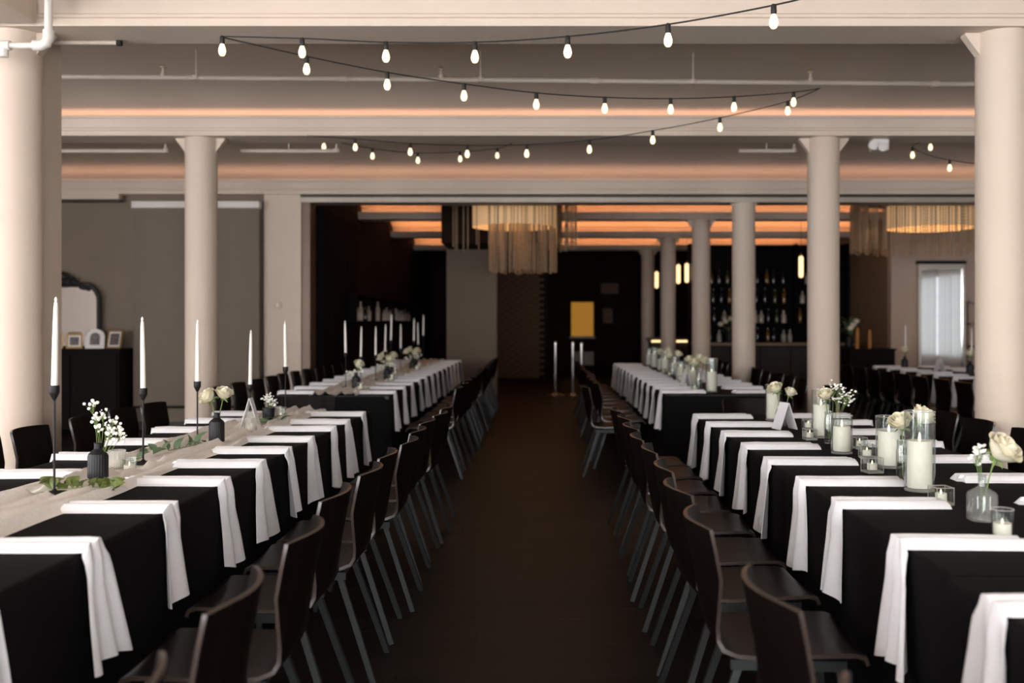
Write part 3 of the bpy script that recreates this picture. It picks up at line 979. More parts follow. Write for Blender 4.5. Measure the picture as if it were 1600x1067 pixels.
chair_row(yf[:6], lambda y: SX + W + 0.36, B, 'mirror end', 'wall side of the side table', 'chairs at the side table, mirror side')

# ---------------------------------------------------------------- runners
FLAT = [(-1.815, 3.70), (-1.806, 4.50), (-1.835, 5.29), (-1.925, 6.55), (-1.757, 6.80), (-1.80, 4.03), (-1.742, 5.32), (-1.762, 6.40), (-1.868, 4.37), (-1.785, 4.30), (-1.705, 5.82), (-1.70, 6.46), (-1.84, 6.30), (-1.775, 6.05), (-1.83, 6.05), (-1.72, 6.05),
        (-1.93, 9.75), (-1.89, 10.35), (-1.83, 10.9), (-1.82, 11.5), (-1.83, 12.0), (-1.84, 12.9), (-1.80, 13.9), (-1.80, 14.4), (-1.80, 15.0), (-1.80, 9.6), (-1.72, 11.0), (-1.86, 12.2), (-1.74, 13.3), (-1.82, 14.2)]
def runner(label, xc, y0, y1, seed, slope=0.0):
    ny = int((y1 - y0) / 0.025); nx = 56
    vs = []
    for j in range(ny + 1):
        y = y0 + (y1 - y0) * j / ny
        cx = xc + slope * (y - y0) + 0.03 * noise.noise((y * 0.8, seed, 0))
        wl = 0.205 + 0.035 * noise.noise((y * 1.7, seed, 5)); wr = 0.205 + 0.035 * noise.noise((y * 1.5, seed, 9))
        for i in range(nx + 1):
            u = -1 + 2 * i / nx
            x = cx + (u * wr if u > 0 else u * wl)
            q = u * 1.0
            ph_ = 13 * u + 5.5 * noise.noise((y * 0.75, u * 0.8, seed))
            h = abs(math.sin(ph_ * 0.5))
            h2 = noise.noise((u * 3.5, y * 1.6, seed + 3))
            h3 = noise.noise((u * 9, y * 6, seed + 7))
            edge = min(1.0, (1 - abs(u)) * 9) ** 0.5
            dm = min((x - a) ** 2 + (y - b) ** 2 for a, b in FLAT if abs(b - y) < 1.2) if any(abs(b - y) < 1.2 for a, b in FLAT) else 1.0
            fl_ = max(0.0, min(1.0, (math.sqrt(dm) - 0.052) / 0.05))
            z = TH + 0.0015 + max(0.0, 0.034 * (1 - h) ** 1.5 + 0.022 * max(0, h2) + 0.007 * (h3 + 0.6)) * edge * fl_ + 0.003 * edge * (1 - fl_)
            vs.append((x, y, z))
    fs = []
    for j in range(ny):
        for i in range(nx):
            a = j * (nx + 1) + i
            fs.append((a, a + 1, a + nx + 2, a + nx + 1))
    o = MB().add(vs, fs).build('table_runner', 'gauze', None, 60)
    tag(o, label, 'table runner')
    return o
runner('crumpled ivory gauze runner under the candlesticks and green sprigs', lx(1.6) - 0.52, 1.6, 7.25, 2, 0.0115)
runner('crumpled ivory gauze runner on the far taper candle table', FLX - 0.5, 8.75, 16.6, 4)

# ================================================================== TABLE THINGS
ZT = TH + 0.001
ZR = TH + 0.0075
# --- taper candles in black sticks
def taper(x, y, z0, h, ctop, label_s, label_c, group=None, tilt=(0, 0), n=1):
    t = thing('candlestick', label_s, 'candlestick', (x, y, z0), 0, group)
    MB().lathe([(0.042, 0), (0.045, 0.002), (0.045, 0.008), (0.012, 0.012), (0.005, 0.02)], 24).build('base', 'matblack', t)
    MB().lathe([(0.0042, 0.01), (0.0042, h - 0.05)], 10).build('stem', 'matblack', t)
    MB().lathe([(0.004, h - 0.056), (0.007, h - 0.052), (0.0175, h - 0.030), (0.0185, h - 0.026), (0.0185, h), (0.0125, h), (0.0125, h - 0.02)], 20, cap1=True).build('cup', 'matblack', t)
    c = thing('taper_candle', label_c, 'candle', (x, y, z0 + h - 0.018), 0, (group + ', candles') if group else None)
    c.rotation_euler = (tilt[0], tilt[1], 0)
    L = ctop - (h - 0.018)
    MB().lathe([(0.0118, 0), (0.0118, 0.01), (0.0105, L * 0.55), (0.0082, L * 0.86), (0.0066, L * 0.93), (0.004, L * 0.94)], 16).build('wax', 'waxtaper', c)
    MB().lathe([(0.003, L * 0.938), (0.0062, L * 0.955), (0.0058, L * 0.972), (0.003, L * 0.99), (0.0, L)], 10).build('flame_tip', 'waxtaper', c)
    return t
def lc(y): return lx(y) - 0.52
taper(-1.815, 3.70, ZR, 0.405, 0.735, 'tall thin black candlestick standing in the bright green sprig', 'white taper candle in the stick above the bright green sprig', tilt=(0, 0.018))
taper(-1.806, 4.50, ZR, 0.342, 0.665, 'thin black candlestick beside the fluted glass votive', 'white taper candle in the stick beside the fluted votive', tilt=(0, -0.012))
taper(-1.835, 5.29, ZR, 0.325, 0.655, 'thin black candlestick beside the black vase of two roses', 'white taper candle in the stick beside the two roses', tilt=(0, 0.004))
taper(-1.925, 6.55, ZR, 0.230, 0.590, 'short black candlestick behind the white tent card', 'white taper candle rising behind the white tent card', tilt=(0, 0.014))
taper(-1.757, 6.80, ZR, 0.335, 0.650, 'thin black candlestick at the end of the runner beside the black cup', 'white taper candle at the end of the runner beside the black cup', tilt=(0, -0.012))
far_t = [(-1.93, 9.75, 0.34), (-1.89, 10.35, 0.28), (-1.83, 10.9, 0.28), (-1.82, 11.5, 0.30), (-1.83, 12.0, 0.42), (-1.84, 12.9, 0.30), (-1.80, 13.9, 0.38), (-1.80, 14.4, 0.32), (-1.80, 15.0, 0.44)]
for i, (x, y, h) in enumerate(far_t):
    taper(x, y, ZR, h, h + 0.315, ORD[i] + ' thin black candlestick from the head chair, far taper candle table', ORD[i] + ' white taper candle from the head chair, far taper candle table', 'candlesticks on the far taper table', tilt=(0, crnd.uniform(-0.025, 0.025)))

# --- roses
def rose_bloom_mesh(seed, r=0.032):
    rd = random.Random(seed)
    mb = MB()
    def petal(a0, spread, rad, h, curl, base):
        nu, nv = 6, 5
        vs = []
        for j in range(nv + 1):
            t = j / nv
            for i in range(nu + 1):
                u = -1 + 2 * i / nu
                a = a0 + u * spread * (0.35 + 0.65 * math.sin(PI * min(1, 0.25 + t * 0.62)))
                rr = rad * (0.25 + 0.75 * math.sin(PI * 0.5 * min(1, t * 1.25))) + curl * max(0, t - 0.72) * 3.0 * r - 0.12 * rad * (t ** 2)
                z = base + h * t - 0.10 * h * u * u * t - curl * 0.25 * r * max(0, t - 0.85) * 5
                vs.append((rr * math.cos(a), rr * math.sin(a), z))
        fs = []
        for j in range(nv):
            for i in range(nu):
                a = j * (nu + 1) + i
                fs.append((a, a + 1, a + nu + 2, a + nu + 1))
        mb.add(vs, fs)
    for ring, (n, rad, h, cu, sp) in enumerate(((3, 0.32, 1.62, 0.02, 1.3), (4, 0.52, 1.62, 0.08, 1.1), (5, 0.74, 1.52, 0.18, 0.95), (5, 0.94, 1.36, 0.30, 0.9), (5, 1.06, 1.10, 0.42, 0.85))):
        for k in range(n):
            petal(2 * PI * k / n + ring * 0.7 + rd.uniform(-0.15, 0.15), sp, rad * r * rd.uniform(0.94, 1.06), h * r * rd.uniform(0.94, 1.05), cu, 0.0)
    return mb.mesh('bloom', 'petal', 70)
ROSE = [rose_bloom_mesh(i) for i in range(4)]
sepal_me = MB()
for k in range(5):
    a = 2 * PI * k / 5
    p = Vector((math.cos(a), math.sin(a), 0))
    q = Vector((-math.sin(a), math.cos(a), 0))
    sepal_me.add([p * 0.004 - q * 0.006, p * 0.004 + q * 0.006, p * 0.020 + Vector((0, 0, 0.0)), p * 0.030 + Vector((0, 0, -0.010))], [(0, 1, 2), (0, 2, 3)])
sepal_me.lathe([(0.003, -0.012), (0.008, -0.006), (0.011, 0.004), (0.006, 0.008)], 10)
SEPAL = sepal_me.mesh('sepals', 'stem', 40)
rosec = 0
def rose(base, head, label, group, r=1.0, lean=(0, 0)):
    """base: point in the vase, head: underside of the bloom"""
    global rosec
    b = Vector(base); h = Vector(head)
    t = thing('rose', label, 'flower', base, 0, group)
    d = h - b
    mid = d * 0.55 + Vector((0.0, 0, 0.01))
    MB().tube([(0, 0, 0), mid * 0.5, mid, d * 0.85, d], 0.0025, 6).build('stem', 'stem', t)
    dirv = (d - mid).normalized() + Vector((lean[0], lean[1], 0))
    q = dirv.to_track_quat('Z', 'Y')
    bl = obj('bloom', ROSE[rosec % 4], t, d); bl.rotation_mode = 'QUATERNION'; bl.rotation_quaternion = q; bl.scale = (r, r, r)
    s = obj('sepals', SEPAL, t, d); s.rotation_mode = 'QUATERNION'; s.rotation_quaternion = q; s.scale = (r, r, r)
    rosec += 1
    return t

# --- gypsophila
def breath(base, spots, label, group=None, seed=1, n=60, spread=0.04, br=0.0048):
    rd = random.Random(seed)
    b = Vector(base)
    t = thing('gypsophila_sprig', label, 'flower', base, 0, group)
    st = MB(); bl = MB()
    for s in spots:
        s = Vector(s) - b
        st.tube([(0, 0, 0), s * 0.5 + Vector((0.006, 0, 0.004)), s], 0.0011, 5)
        for k in range(n // len(spots)):
            p = s + Vector((rd.gauss(0, spread), rd.gauss(0, spread), rd.gauss(0, spread * 0.8)))
            st.tube([s * 0.82, (s * 0.82 + p) * 0.5 + Vector((0, 0, 0.004)), p], 0.0006, 4)
            rr = br * rd.choice((0.45, 0.7, 1.0, 1.0, 1.15))
            bl.ball(p, rr, 7, 5)
            bl.ball(p + Vector((rr * 0.6, -rr * 0.4, rr * 0.2)), rr * 0.7, 6, 4)
    st.build('stems', 'stem', t)
    o = bl.build('blossoms', 'blossom', t); o['kind'] = 'stuff'
    return t

# --- vessels
def black_bottle(x, y, z, label, group=None, s=1.0):
    t = thing('bud_vase', label, 'vase', (x, y, z), 0, group)
    MB().lathe([(0.034, 0), (0.039, 0.003), (0.039, 0.098), (0.036, 0.108), (0.018, 0.124), (0.0155, 0.128), (0.0155, 0.150), (0.017, 0.152), (0.013, 0.153), (0.013, 0.13)], 96, flute=24, famp=0.022, fz=(0.002, 0.10)).build('body', 'blackceramic', t, 25)
    t.scale = (s, s, s)
    return t
black_bottle(-1.80, 4.03, ZR, 'ribbed black bottle vase holding white blossoms')
breath((-1.80, 4.03, ZR + 0.06), [(-1.826, 4.03, 1.070), (-1.782, 4.04, 1.035), (-1.808, 4.03, 1.01), (-1.790, 4.02, 0.975), (-1.742, 4.04, 0.995), (-1.712, 4.03, 0.965), (-1.705, 4.03, 0.935), (-1.745, 4.02, 0.945), (-1.765, 4.03, 0.965)],
       'white baby\'s breath in the ribbed black bottle vase', seed=3, n=108, spread=0.0125, br=0.0062)
black_bottle(-1.742, 5.32, ZR, 'black bottle vase holding two cream roses', s=1.02)
rose((-1.745, 5.32, ZR + 0.07), (-1.762, 5.30, 0.985), 'cream rose nodding low to one side in the black vase of two', None, 1.25, (-0.75, -0.5))
rose((-1.738, 5.32, ZR + 0.07), (-1.712, 5.33, 0.992), 'cream rose standing taller of the two in the black vase', None, 1.25, (0.1, -0.3))
def cup(x, y, z, label):
    t = thing('bud_cup', label, 'vase', (x, y, z))
    MB().lathe([(0.034, 0), (0.038, 0.004), (0.039, 0.09), (0.035, 0.09), (0.034, 0.01)], 64, flute=20, famp=0.012).build('body', 'blackceramic', t, 25)
    return t
cup(-1.762, 6.40, ZR, 'ribbed black cup filled with white blossoms')
breath((-1.762, 6.40, ZR + 0.05), [(-1.775, 6.40, 0.90), (-1.745, 6.39, 0.895), (-1.76, 6.42, 0.92), (-1.73, 6.4, 0.875)], 'small dome of baby\'s breath in the ribbed black cup', seed=5, n=70, spread=0.018, br=0.0052)

def glass_lathe(t, prof, m='glass', n=32, name='glass', **k):
    return MB().lathe(prof, n, cap1=False, **k).build(name, m, t, 30)
def tealight(t_loc, label, group, r=0.018, h=0.022):
    c = thing('tealight', label, 'candle', t_loc, 0, group)
    MB().lathe([(r, 0), (r, h), (r * 0.85, h - 0.001), (0.003, h - 0.003)], 20).build('wax', 'wax', c)
    MB().lathe([(0.0025, h - 0.003), (0.0042, h + 0.004), (0.003, h + 0.010), (0.0, h + 0.015)], 8).build('flame_tip', 'flametip', c)
    return c
def votive_fluted(x, y, z, label, clabel, group, r=0.036, h=0.078, flute=24, wax=0.030, m='frost'):
    t = thing('votive_glass', label, 'votive', (x, y, z), 0, group)
    glass_lathe(t, [(r * 0.86, 0), (r * 0.9, 0.004), (r, h), (r * 0.94, h), (r * 0.86, 0.008), (0.001, 0.007)], m, 96 if flute else 32, flute=flute, famp=0.018 if flute else 0, cap0=True)
    MB().lathe([(r + 0.0006, h - 0.0018), (r + 0.0006, h + 0.0008), (r * 0.93, h + 0.0008), (r * 0.93, h - 0.0018)], 32, cap0=False, cap1=False).build('rim', 'rimglass', t)
    tealight((x, y, z + 0.008), clabel, 'tealights in the glass votives', r * 0.78, wax)
    return t
votive_fluted(-1.868, 4.37, ZR, 'fluted clear votive glass behind the ribbed black vase', 'white tealight in the fluted votive behind the ribbed black vase', None)
votive_fluted(-1.785, 4.30, ZR, 'short thick clear votive glass at the foot of the fluted one', 'white tealight in the short thick votive', None, 0.030, 0.055, 0, 0.016, 'glass')
votive_fluted(-1.705, 5.82, ZR, 'milky votive glass in front of the white tent card', 'white tealight in the milky votive before the tent card', None, 0.034, 0.082, 24, 0.028)
votive_fluted(-1.70, 6.46, ZR, 'clear votive glass beside the black cup of blossoms', 'white tealight in the clear votive beside the black cup', None, 0.036, 0.085, 0, 0.030, 'glass')
votive_fluted(-1.84, 6.30, ZR, 'milky votive glass half hidden behind the tent card', 'white tealight half hidden behind the tent card', None, 0.034, 0.07, 24, 0.03)

def tent(x, y, z, rz, label, h=0.165, w=0.10, sp=0.055):
    t = thing('tent_card', label, 'card', (x, y, z), rz)
    for s in (-1, 1):
        vs = [(s * sp, -w / 2, 0), (s * sp, w / 2, 0), (0.0, w / 2, h), (0.0, -w / 2, h)]
        vs += [(a + s * 0.003, b, c + 0.001) for a, b, c in vs]
        MB().add(vs, [(0, 1, 2, 3), (4, 7, 6, 5), (0, 4, 5, 1), (1, 5, 6, 2), (2, 6, 7, 3), (3, 7, 4, 0)]).build('panel', 'card', t, 0)
    return t
tent(-1.775, 6.05, ZR, 0.10, 'white folded tent card on the gauze runner', 0.178, 0.10, 0.052)
tent(1.462, 6.02, ZT, 0.25, 'white folded tent card beside the cut glass vase', 0.160, 0.11, 0.055)

# --- cylinders with pillar candles
def cylinder(x, y, r, h, ch, label, clabel, group=None, cr=None):
    t = thing('cylinder_vase', label, 'vase', (x, y, ZT), 0, group)
    glass_lathe(t, [(r * 0.97, 0), (r, 0.004), (r, h), (r - 0.0035, h), (r - 0.0035, 0.012), (0.001, 0.012)], 'glass', 40, cap0=True)
    MB().lathe([(r + 0.0008, h - 0.002), (r + 0.0008, h + 0.001), (r - 0.0045, h + 0.001), (r - 0.0045, h - 0.002)], 40, cap0=False, cap1=False).build('rim', 'rimglass', t)
    MB().lathe([(r * 0.96, 0.0012), (r * 0.985, 0.004), (r * 0.94, 0.0115)], 40).build('base', 'rimglass', t)
    c = thing('pillar_candle', clabel, 'candle', (x, y, ZT + 0.013), 0, (group + ', candles') if group else None)
    cr = cr or r * 0.80
    MB().lathe([(cr * 0.97, 0), (cr, 0.004), (cr, ch - 0.004), (cr * 0.96, ch), (cr * 0.86, ch - 0.002), (cr * 0.4, ch - 0.006), (0.003, ch - 0.007)], 32).build('wax', 'wax', c)
    MB().lathe([(0.003, ch - 0.008), (0.0062, ch + 0.006), (0.005, ch + 0.018), (0.0, ch + 0.034)], 10).build('flame_tip', 'flametip', c)
    return t
cylinder(1.446, 3.82, 0.057, 0.305, 0.180, 'tallest clear glass cylinder, beside the square votive', 'thick ivory pillar candle in the tallest glass cylinder', cr=0.046)
cylinder(1.540, 4.43, 0.057, 0.228, 0.150, 'wide medium glass cylinder behind the low square votives', 'ivory pillar candle in the wide medium cylinder', cr=0.047)
cylinder(1.472, 4.90, 0.052, 0.188, 0.122, 'shortest glass cylinder, in front of the slim rose vase', 'short ivory pillar candle in the shortest cylinder', cr=0.042)
cylinder(1.560, 5.58, 0.053, 0.272, 0.172, 'tall glass cylinder behind the slim vase of rose and blossoms', 'tall ivory pillar candle behind the slim rose vase', cr=0.043)
cylinder(1.515, 6.55, 0.050, 0.235, 0.165, 'glass cylinder behind the cut glass vase of two roses', 'ivory pillar candle behind the cut glass vase', cr=0.041)
for i, (x, y, h, c) in enumerate(((1.56, 9.2, 0.31, 0.175), (1.50, 9.95, 0.25, 0.155), (1.53, 10.5, 0.24, 0.14), (1.55, 11.2, 0.2, 0.13), (1.58, 11.9, 0.24, 0.15), (1.55, 12.6, 0.27, 0.17), (1.58, 13.3, 0.22, 0.14), (1.58, 14.1, 0.28, 0.19), (1.58, 14.8, 0.25, 0.15))):
    cylinder(x, y, 0.055, h, c, ORD[i] + ' glass cylinder from the head chair, far cylinder table', ORD[i] + ' ivory pillar candle from the head chair, far cylinder table', 'cylinders on the far cylinder table', 0.045)

def cube_votive(x, y, label, clabel, s=0.062, rz=0.0, group=None):
    t = thing('square_votive', label, 'votive', (x, y, ZT), rz, group)
    h = s * 0.95; a = s / 2; b = s / 2 - 0.006
    vs = []
    for q, z in ((a, 0), (a, h), (b, h), (b, 0.014)):
        vs += [(-q, -q, z), (q, -q, z), (q, q, z), (-q, q, z)]
    fs = [(3, 2, 1, 0), (12, 13, 14, 15)]
    for k in range(3):
        for i in range(4):
            j = (i + 1) % 4
            fs.append((k * 4 + i, k * 4 + j, k * 4 + 4 + j, k * 4 + 4 + i))
    o = MB().add(vs, fs).build('glass', 'thickglass', t, 0); bevel(o, 0.002, 2)
    e = MB()
    for q in (-1, 1):
        e.bb(q * a - 0.0035 * (q > 0) * 1.6, q * a + 0.0035 * (q < 0) * 1.6, -a, a, h - 0.001, h + 0.0012)
        e.bb(-b, b, q * a - 0.0056 * (q > 0), q * a + 0.0056 * (q < 0), h - 0.001, h + 0.0012)
        for q2 in (-1, 1):
            e.bb(q * (a - 0.0014) - 0.0012, q * (a - 0.0014) + 0.0012, q2 * (a - 0.0014) - 0.0012, q2 * (a - 0.0014) + 0.0012, 0.002, h - 0.001)
    e.build('rim', 'rimglass', t, 0)
    MB().bb(-a * 0.92, a * 0.92, -a * 0.92, a * 0.92, 0.002, 0.011).build('base', 'rimglass', t, 0)
    tealight((x, y, ZT + 0.015), clabel, 'tealights in the glass votives', s * 0.30, 0.026)
    return t
cube_votive(1.412, 3.53, 'square glass votive at the foot of the tallest cylinder', 'tealight in the square votive at the foot of the tallest cylinder', 0.066, 0.12)
cube_votive(1.413, 4.27, 'square glass votive in front of its twin by the wide cylinder', 'tealight in the front one of the two square votives by the wide cylinder', 0.070, 0.2)
cube_votive(1.537, 4.72, 'square glass votive behind its twin by the wide cylinder', 'tealight in the rear one of the two square votives by the wide cylinder', 0.068, -0.1)
cube_votive(1.617, 5.08, 'square glass votive behind the shortest cylinder', 'tealight in the square votive behind the shortest cylinder', 0.062, 0.1)
cube_votive(1.465, 5.46, 'square glass votive by the tent card, in front of its twin', 'tealight in the front square votive by the tent card', 0.064, 0.08)
cube_votive(1.595, 5.98, 'square glass votive by the tent card, behind its twin', 'tealight in the rear square votive by the tent card', 0.066, -0.08)
votive_fluted(1.385, 3.0, ZT, 'clear tumbler votive beside the square bud bottle', 'white tealight in the tumbler beside the square bud bottle', None, 0.033, 0.084, 0, 0.034, 'glass')

# square bud bottle with rose and blossoms
t = thing('bud_bottle', 'square shouldered cut glass bottle holding a large rose', 'vase', (1.43, 3.24, ZT), 0.3)
prof = [(0.036, 0), (0.038, 0.004), (0.038, 0.085), (0.034, 0.094), (0.014, 0.112), (0.0125, 0.118), (0.0125, 0.148), (0.015, 0.15), (0.011, 0.15), (0.010, 0.115), (0.030, 0.09), (0.034, 0.08), (0.033, 0.008), (0.001, 0.007)]
vs = []; n = 32
for r_, z_ in prof:
    for i in range(n):
        a = 2 * PI * i / n
        k = 1.0
        if 0 < z_ < 0.1 and r_ > 0.02: k = 1 / max(abs(math.cos(a)), abs(math.sin(a))) ** 0.6 * (1 + 0.02 * math.cos(a * 16))
        vs.append((r_ * k * math.cos(a), r_ * k * math.sin(a), z_))
fs = [(k * n + i, k * n + (i + 1) % n, (k + 1) * n + (i + 1) % n, (k + 1) * n + i) for k in range(len(prof) - 1) for i in range(n)]
fs.append(tuple(reversed(range(n))))
MB().add(vs, fs).build('glass', 'cutglass', t, 25)
rose((1.43, 3.24, ZT + 0.03), (1.462, 3.22, 0.965), 'large cream rose turned aside in the square bud bottle', None, 1.55, (0.55, -0.55))
breath((1.43, 3.24, ZT + 0.03), [(1.425, 3.25, 0.975), (1.41, 3.24, 0.99), (1.405, 3.24, 0.965)], 'white baby\'s breath beside the large rose in the square bud bottle', seed=7, n=27, spread=0.018, br=0.0068)
# slim vase with water and two open roses
def slim(x, y, r, h, label, group=None, m='glass'):
    t = thing('bud_vase', label, 'vase', (x, y, ZT), 0, group)
    glass_lathe(t, [(r * 0.9, 0), (r, 0.005), (r, h * 0.75), (r * 0.85, h * 0.85), (r * 0.9, h), (r * 0.82, h), (r * 0.75, h * 0.85), (r * 0.9, h * 0.74), (r * 0.9, 0.012), (0.001, 0.012)], m, 28, cap0=True)
    MB().lathe([(r * 0.85, 0.013), (r * 0.85, h * 0.45)], 24).build('water', 'water', t)
    return t
slim(1.468, 4.06, 0.027, 0.165, 'slim clear vase of two open roses behind the tallest cylinder')
rose((1.468, 4.06, ZT + 0.02), (1.478, 4.09, 0.965), 'open cream rose leaning low beside the tallest cylinder', None, 1.28, (-0.5, -0.5))
rose((1.468, 4.06, ZT + 0.02), (1.545, 4.10, 0.99), 'open cream rose seen through the tallest cylinder', None, 1.35, (0.3, -0.4))
slim(1.53, 5.32, 0.026, 0.170, 'slim clear vase holding one rose and airy blossoms')
rose((1.53, 5.32, ZT + 0.02), (1.508, 5.30, 0.992), 'cream rose in the slim vase with airy blossoms', None, 1.1, (-0.25, -0.3))
breath((1.53, 5.32, ZT + 0.02), [(1.555, 5.32, 1.05), (1.60, 5.33, 1.035), (1.625, 5.32, 1.01), (1.575, 5.31, 0.99), (1.63, 5.33, 0.985)], 'airy baby\'s breath spreading from the slim rose vase', seed=9, n=85, spread=0.022, br=0.0052)
# cut glass vase with two roses
t = thing('cut_glass_vase', 'round cut glass vase holding two cream roses beside the tent card', 'vase', (1.486, 6.18, ZT))
glass_lathe(t, [(0.022, 0), (0.026, 0.004), (0.038, 0.06), (0.040, 0.085), (0.032, 0.105), (0.022, 0.118), (0.026, 0.138), (0.023, 0.138), (0.018, 0.118), (0.035, 0.085), (0.02, 0.01), (0.001, 0.009)], 'cutglass', 60, flute=10, famp=0.05, cap0=True)
rose((1.486, 6.18, ZT + 0.02), (1.452, 6.17, 0.965), 'fuller cream rose of the two in the cut glass vase', None, 1.25, (-0.35, -0.3))
rose((1.486, 6.18, ZT + 0.02), (1.525, 6.17, 0.945), 'smaller cream rose of the two in the cut glass vase', None, 1.0, (0.12, -0.25))

# --- green sprigs on the runner
def leaf_mesh(L, Wd, fold=0.25):
    vs = []; fs = []
    n = 6
    for i in range(n + 1):
        t = i / n
        wd = Wd * math.sin(PI * t ** 0.8) if 0 < i < n else 0.0005
        z = 0.012 * math.sin(PI * t) - 0.006 * t
        vs += [(t * L, -wd, z + fold * wd), (t * L, 0, z), (t * L, wd, z + fold * wd)]
    for i in range(n):
        a = i * 3
        fs += [(a, a + 3, a + 4, a + 1), (a + 1, a + 4, a + 5, a + 2)]
    return vs, fs
LEAF_R = MB().add(*leaf_mesh(0.050, 0.024, 0.45)).mesh('leaf', 'leafbright', 80)
LEAF_S = MB().add(*leaf_mesh(0.080, 0.017)).mesh('leaf', 'leafdull', 80)
def sprig(label, pts, leaf, nleaf, seed, zup=0.02):
    rd = random.Random(seed)
    t = thing('eucalyptus_sprig', label, 'foliage', pts[0])
    P = [Vector(p) - Vector(pts[0]) for p in pts]
    MB().tube(P, 0.002, 6, 0.001).build('stem', 'stem', t)
    for k in range(nleaf):
        u = (k + 0.5) / nleaf * (len(P) - 1)
        i = min(int(u), len(P) - 2)
        p = P[i].lerp(P[i + 1], u - i)
        dirv = (P[i + 1] - P[i]).normalized()
        ang = math.atan2(dirv.y, dirv.x) + (1 if k % 2 else -1) * rd.uniform(0.4, 1.2)
        o = obj('leaf', leaf, t, p)
        o.rotation_euler = (rd.uniform(-0.9, 0.9), -rd.uniform(0.05, 1.0), ang)
        s = rd.uniform(0.8, 1.2); o.scale = (s, s, s)
    return t
sprig('bright green eucalyptus sprig lying around the foot of the tall candlestick', [(-1.92, 3.83, ZR + 0.012), (-1.83, 3.72, ZR + 0.016), (-1.74, 3.74, ZR + 0.018), (-1.65, 3.80, ZR + 0.012), (-1.60, 3.72, ZR + 0.010)], LEAF_R, 22, 4)
sprig('dull sage eucalyptus sprig lying between two candlesticks', [(-1.86, 4.50, ZR + 0.014), (-1.83, 4.75, ZR + 0.018), (-1.79, 4.95, ZR + 0.016), (-1.77, 5.15, ZR + 0.012)], LEAF_S, 12, 6)
sprig('small sage sprig lying beside the black cup', [(-1.80, 6.2, ZR + 0.012), (-1.74, 6.25, ZR + 0.012), (-1.66, 6.35, ZR + 0.01)], LEAF_S, 7, 8)

# --- decor of the far tables
gfr = 'roses on the far taper table'
for i, (x, y) in enumerate(((-1.80, 9.6), (-1.72, 11.0), (-1.86, 12.2), (-1.74, 13.3), (-1.82, 14.2))):
    black_bottle(x, y, ZR, ORD[i] + ' black rose vase from the head chair, far taper candle table', 'black vases on the far taper table')
    rose((x, y, ZR + 0.06), (x + 0.02, y, 0.965), 'taller cream rose in the %s black vase from the head chair, far taper table' % ORD[i] if i else 'lone cream rose in the first black vase from the head chair, far taper table', gfr, 1.35, (0.2, -0.4))
    if i: rose((x, y, ZR + 0.06), (x - 0.06, y, 0.985), 'leaning cream rose in the %s black vase from the head chair, far taper table' % ORD[i], gfr, 1.3, (-0.4, -0.3))
    breath((x, y, ZR + 0.06), [(x - 0.07, y, 0.91), (x + 0.05, y, 0.93)], 'baby\'s breath in the %s black vase from the head chair, far taper table' % ORD[i], 'blossoms on the far taper table', 20 + i, 30, 0.02, 0.008)
    votive_fluted(x + 0.09, y - 0.27, ZR, 'clear votive glass before the %s black vase from the head chair, far taper table' % ORD[i], 'tealight before the %s black vase from the head chair, far taper table' % ORD[i], 'votives on the far taper table', 0.034, 0.07, 0, 0.028, 'glass')
    votive_fluted(x - 0.06, y + 0.22, ZR, 'clear votive glass beyond the %s black vase from the head chair, far taper table' % ORD[i], 'tealight beyond the %s black vase from the head chair, far taper table' % ORD[i], 'votives on the far taper table', 0.034, 0.07, 0, 0.028, 'glass')
gcr = 'roses on the far cylinder table'
for i, (x, y) in enumerate(((1.48, 9.45), (1.55, 10.25), (1.50, 11.5), (1.56, 12.9))):
    slim(x, y, 0.028, 0.16, ORD[i] + ' slim clear rose vase from the head chair, far cylinder table', 'slim vases on the far cylinder table')
    rose((x, y, ZT + 0.02), (x - 0.03, y, 0.985), 'lower cream rose in the %s slim vase from the head chair, far cylinder table' % ORD[i], gcr, 1.35, (-0.2, -0.3))
    rose((x, y, ZT + 0.02), (x + 0.05, y, 1.005), 'higher cream rose in the %s slim vase from the head chair, far cylinder table' % ORD[i], gcr, 1.35, (0.2, -0.3))
for i, (x, y) in enumerate(((1.42, 9.3), (1.5, 9.62), (1.49, 10.1), (1.49, 10.8), (1.5, 11.8), (1.5, 12.4))):
    cube_votive(x, y, ORD[i] + ' square glass votive from the head chair, far cylinder table', ORD[i] + ' square votive tealight from the head chair, far cylinder table', 0.065, 0.1 * i, 'square votives on the far cylinder table')
tent(1.40, 9.75, ZT, 0.2, 'white folded tent card on the far cylinder table', 0.16, 0.11, 0.05)
# side table decor
tent(SX + 0.42, 12.9, ZT, 0.2, 'white folded tent card on the side table', 0.17, 0.1, 0.06)
for i, (x, y, k) in enumerate(((5.0, 13.75, 0), (5.15, 12.0, 1), (5.2, 11.4, 0), (5.1, 11.1, 1))):
    black_bottle(x, y, ZT, 'black bottle vase on the side table', 'black vases on the side table', 1.15)
    rose((x, y, ZT + 0.06), (x, y, 0.985), 'cream rose in a black vase on the side table', 'roses on the side table', 1.6, (0.1 * (i - 1), -0.3))
for i, (x, y, h) in enumerate(((5.12, 14.05, 0.30), (5.3, 11.75, 0.42), (5.3, 12.3, 0.26))):
    taper(x, y, ZT, h, h + 0.31, 'thin black candlestick on the side table', 'white taper candle on the side table', 'candlesticks on the side table')

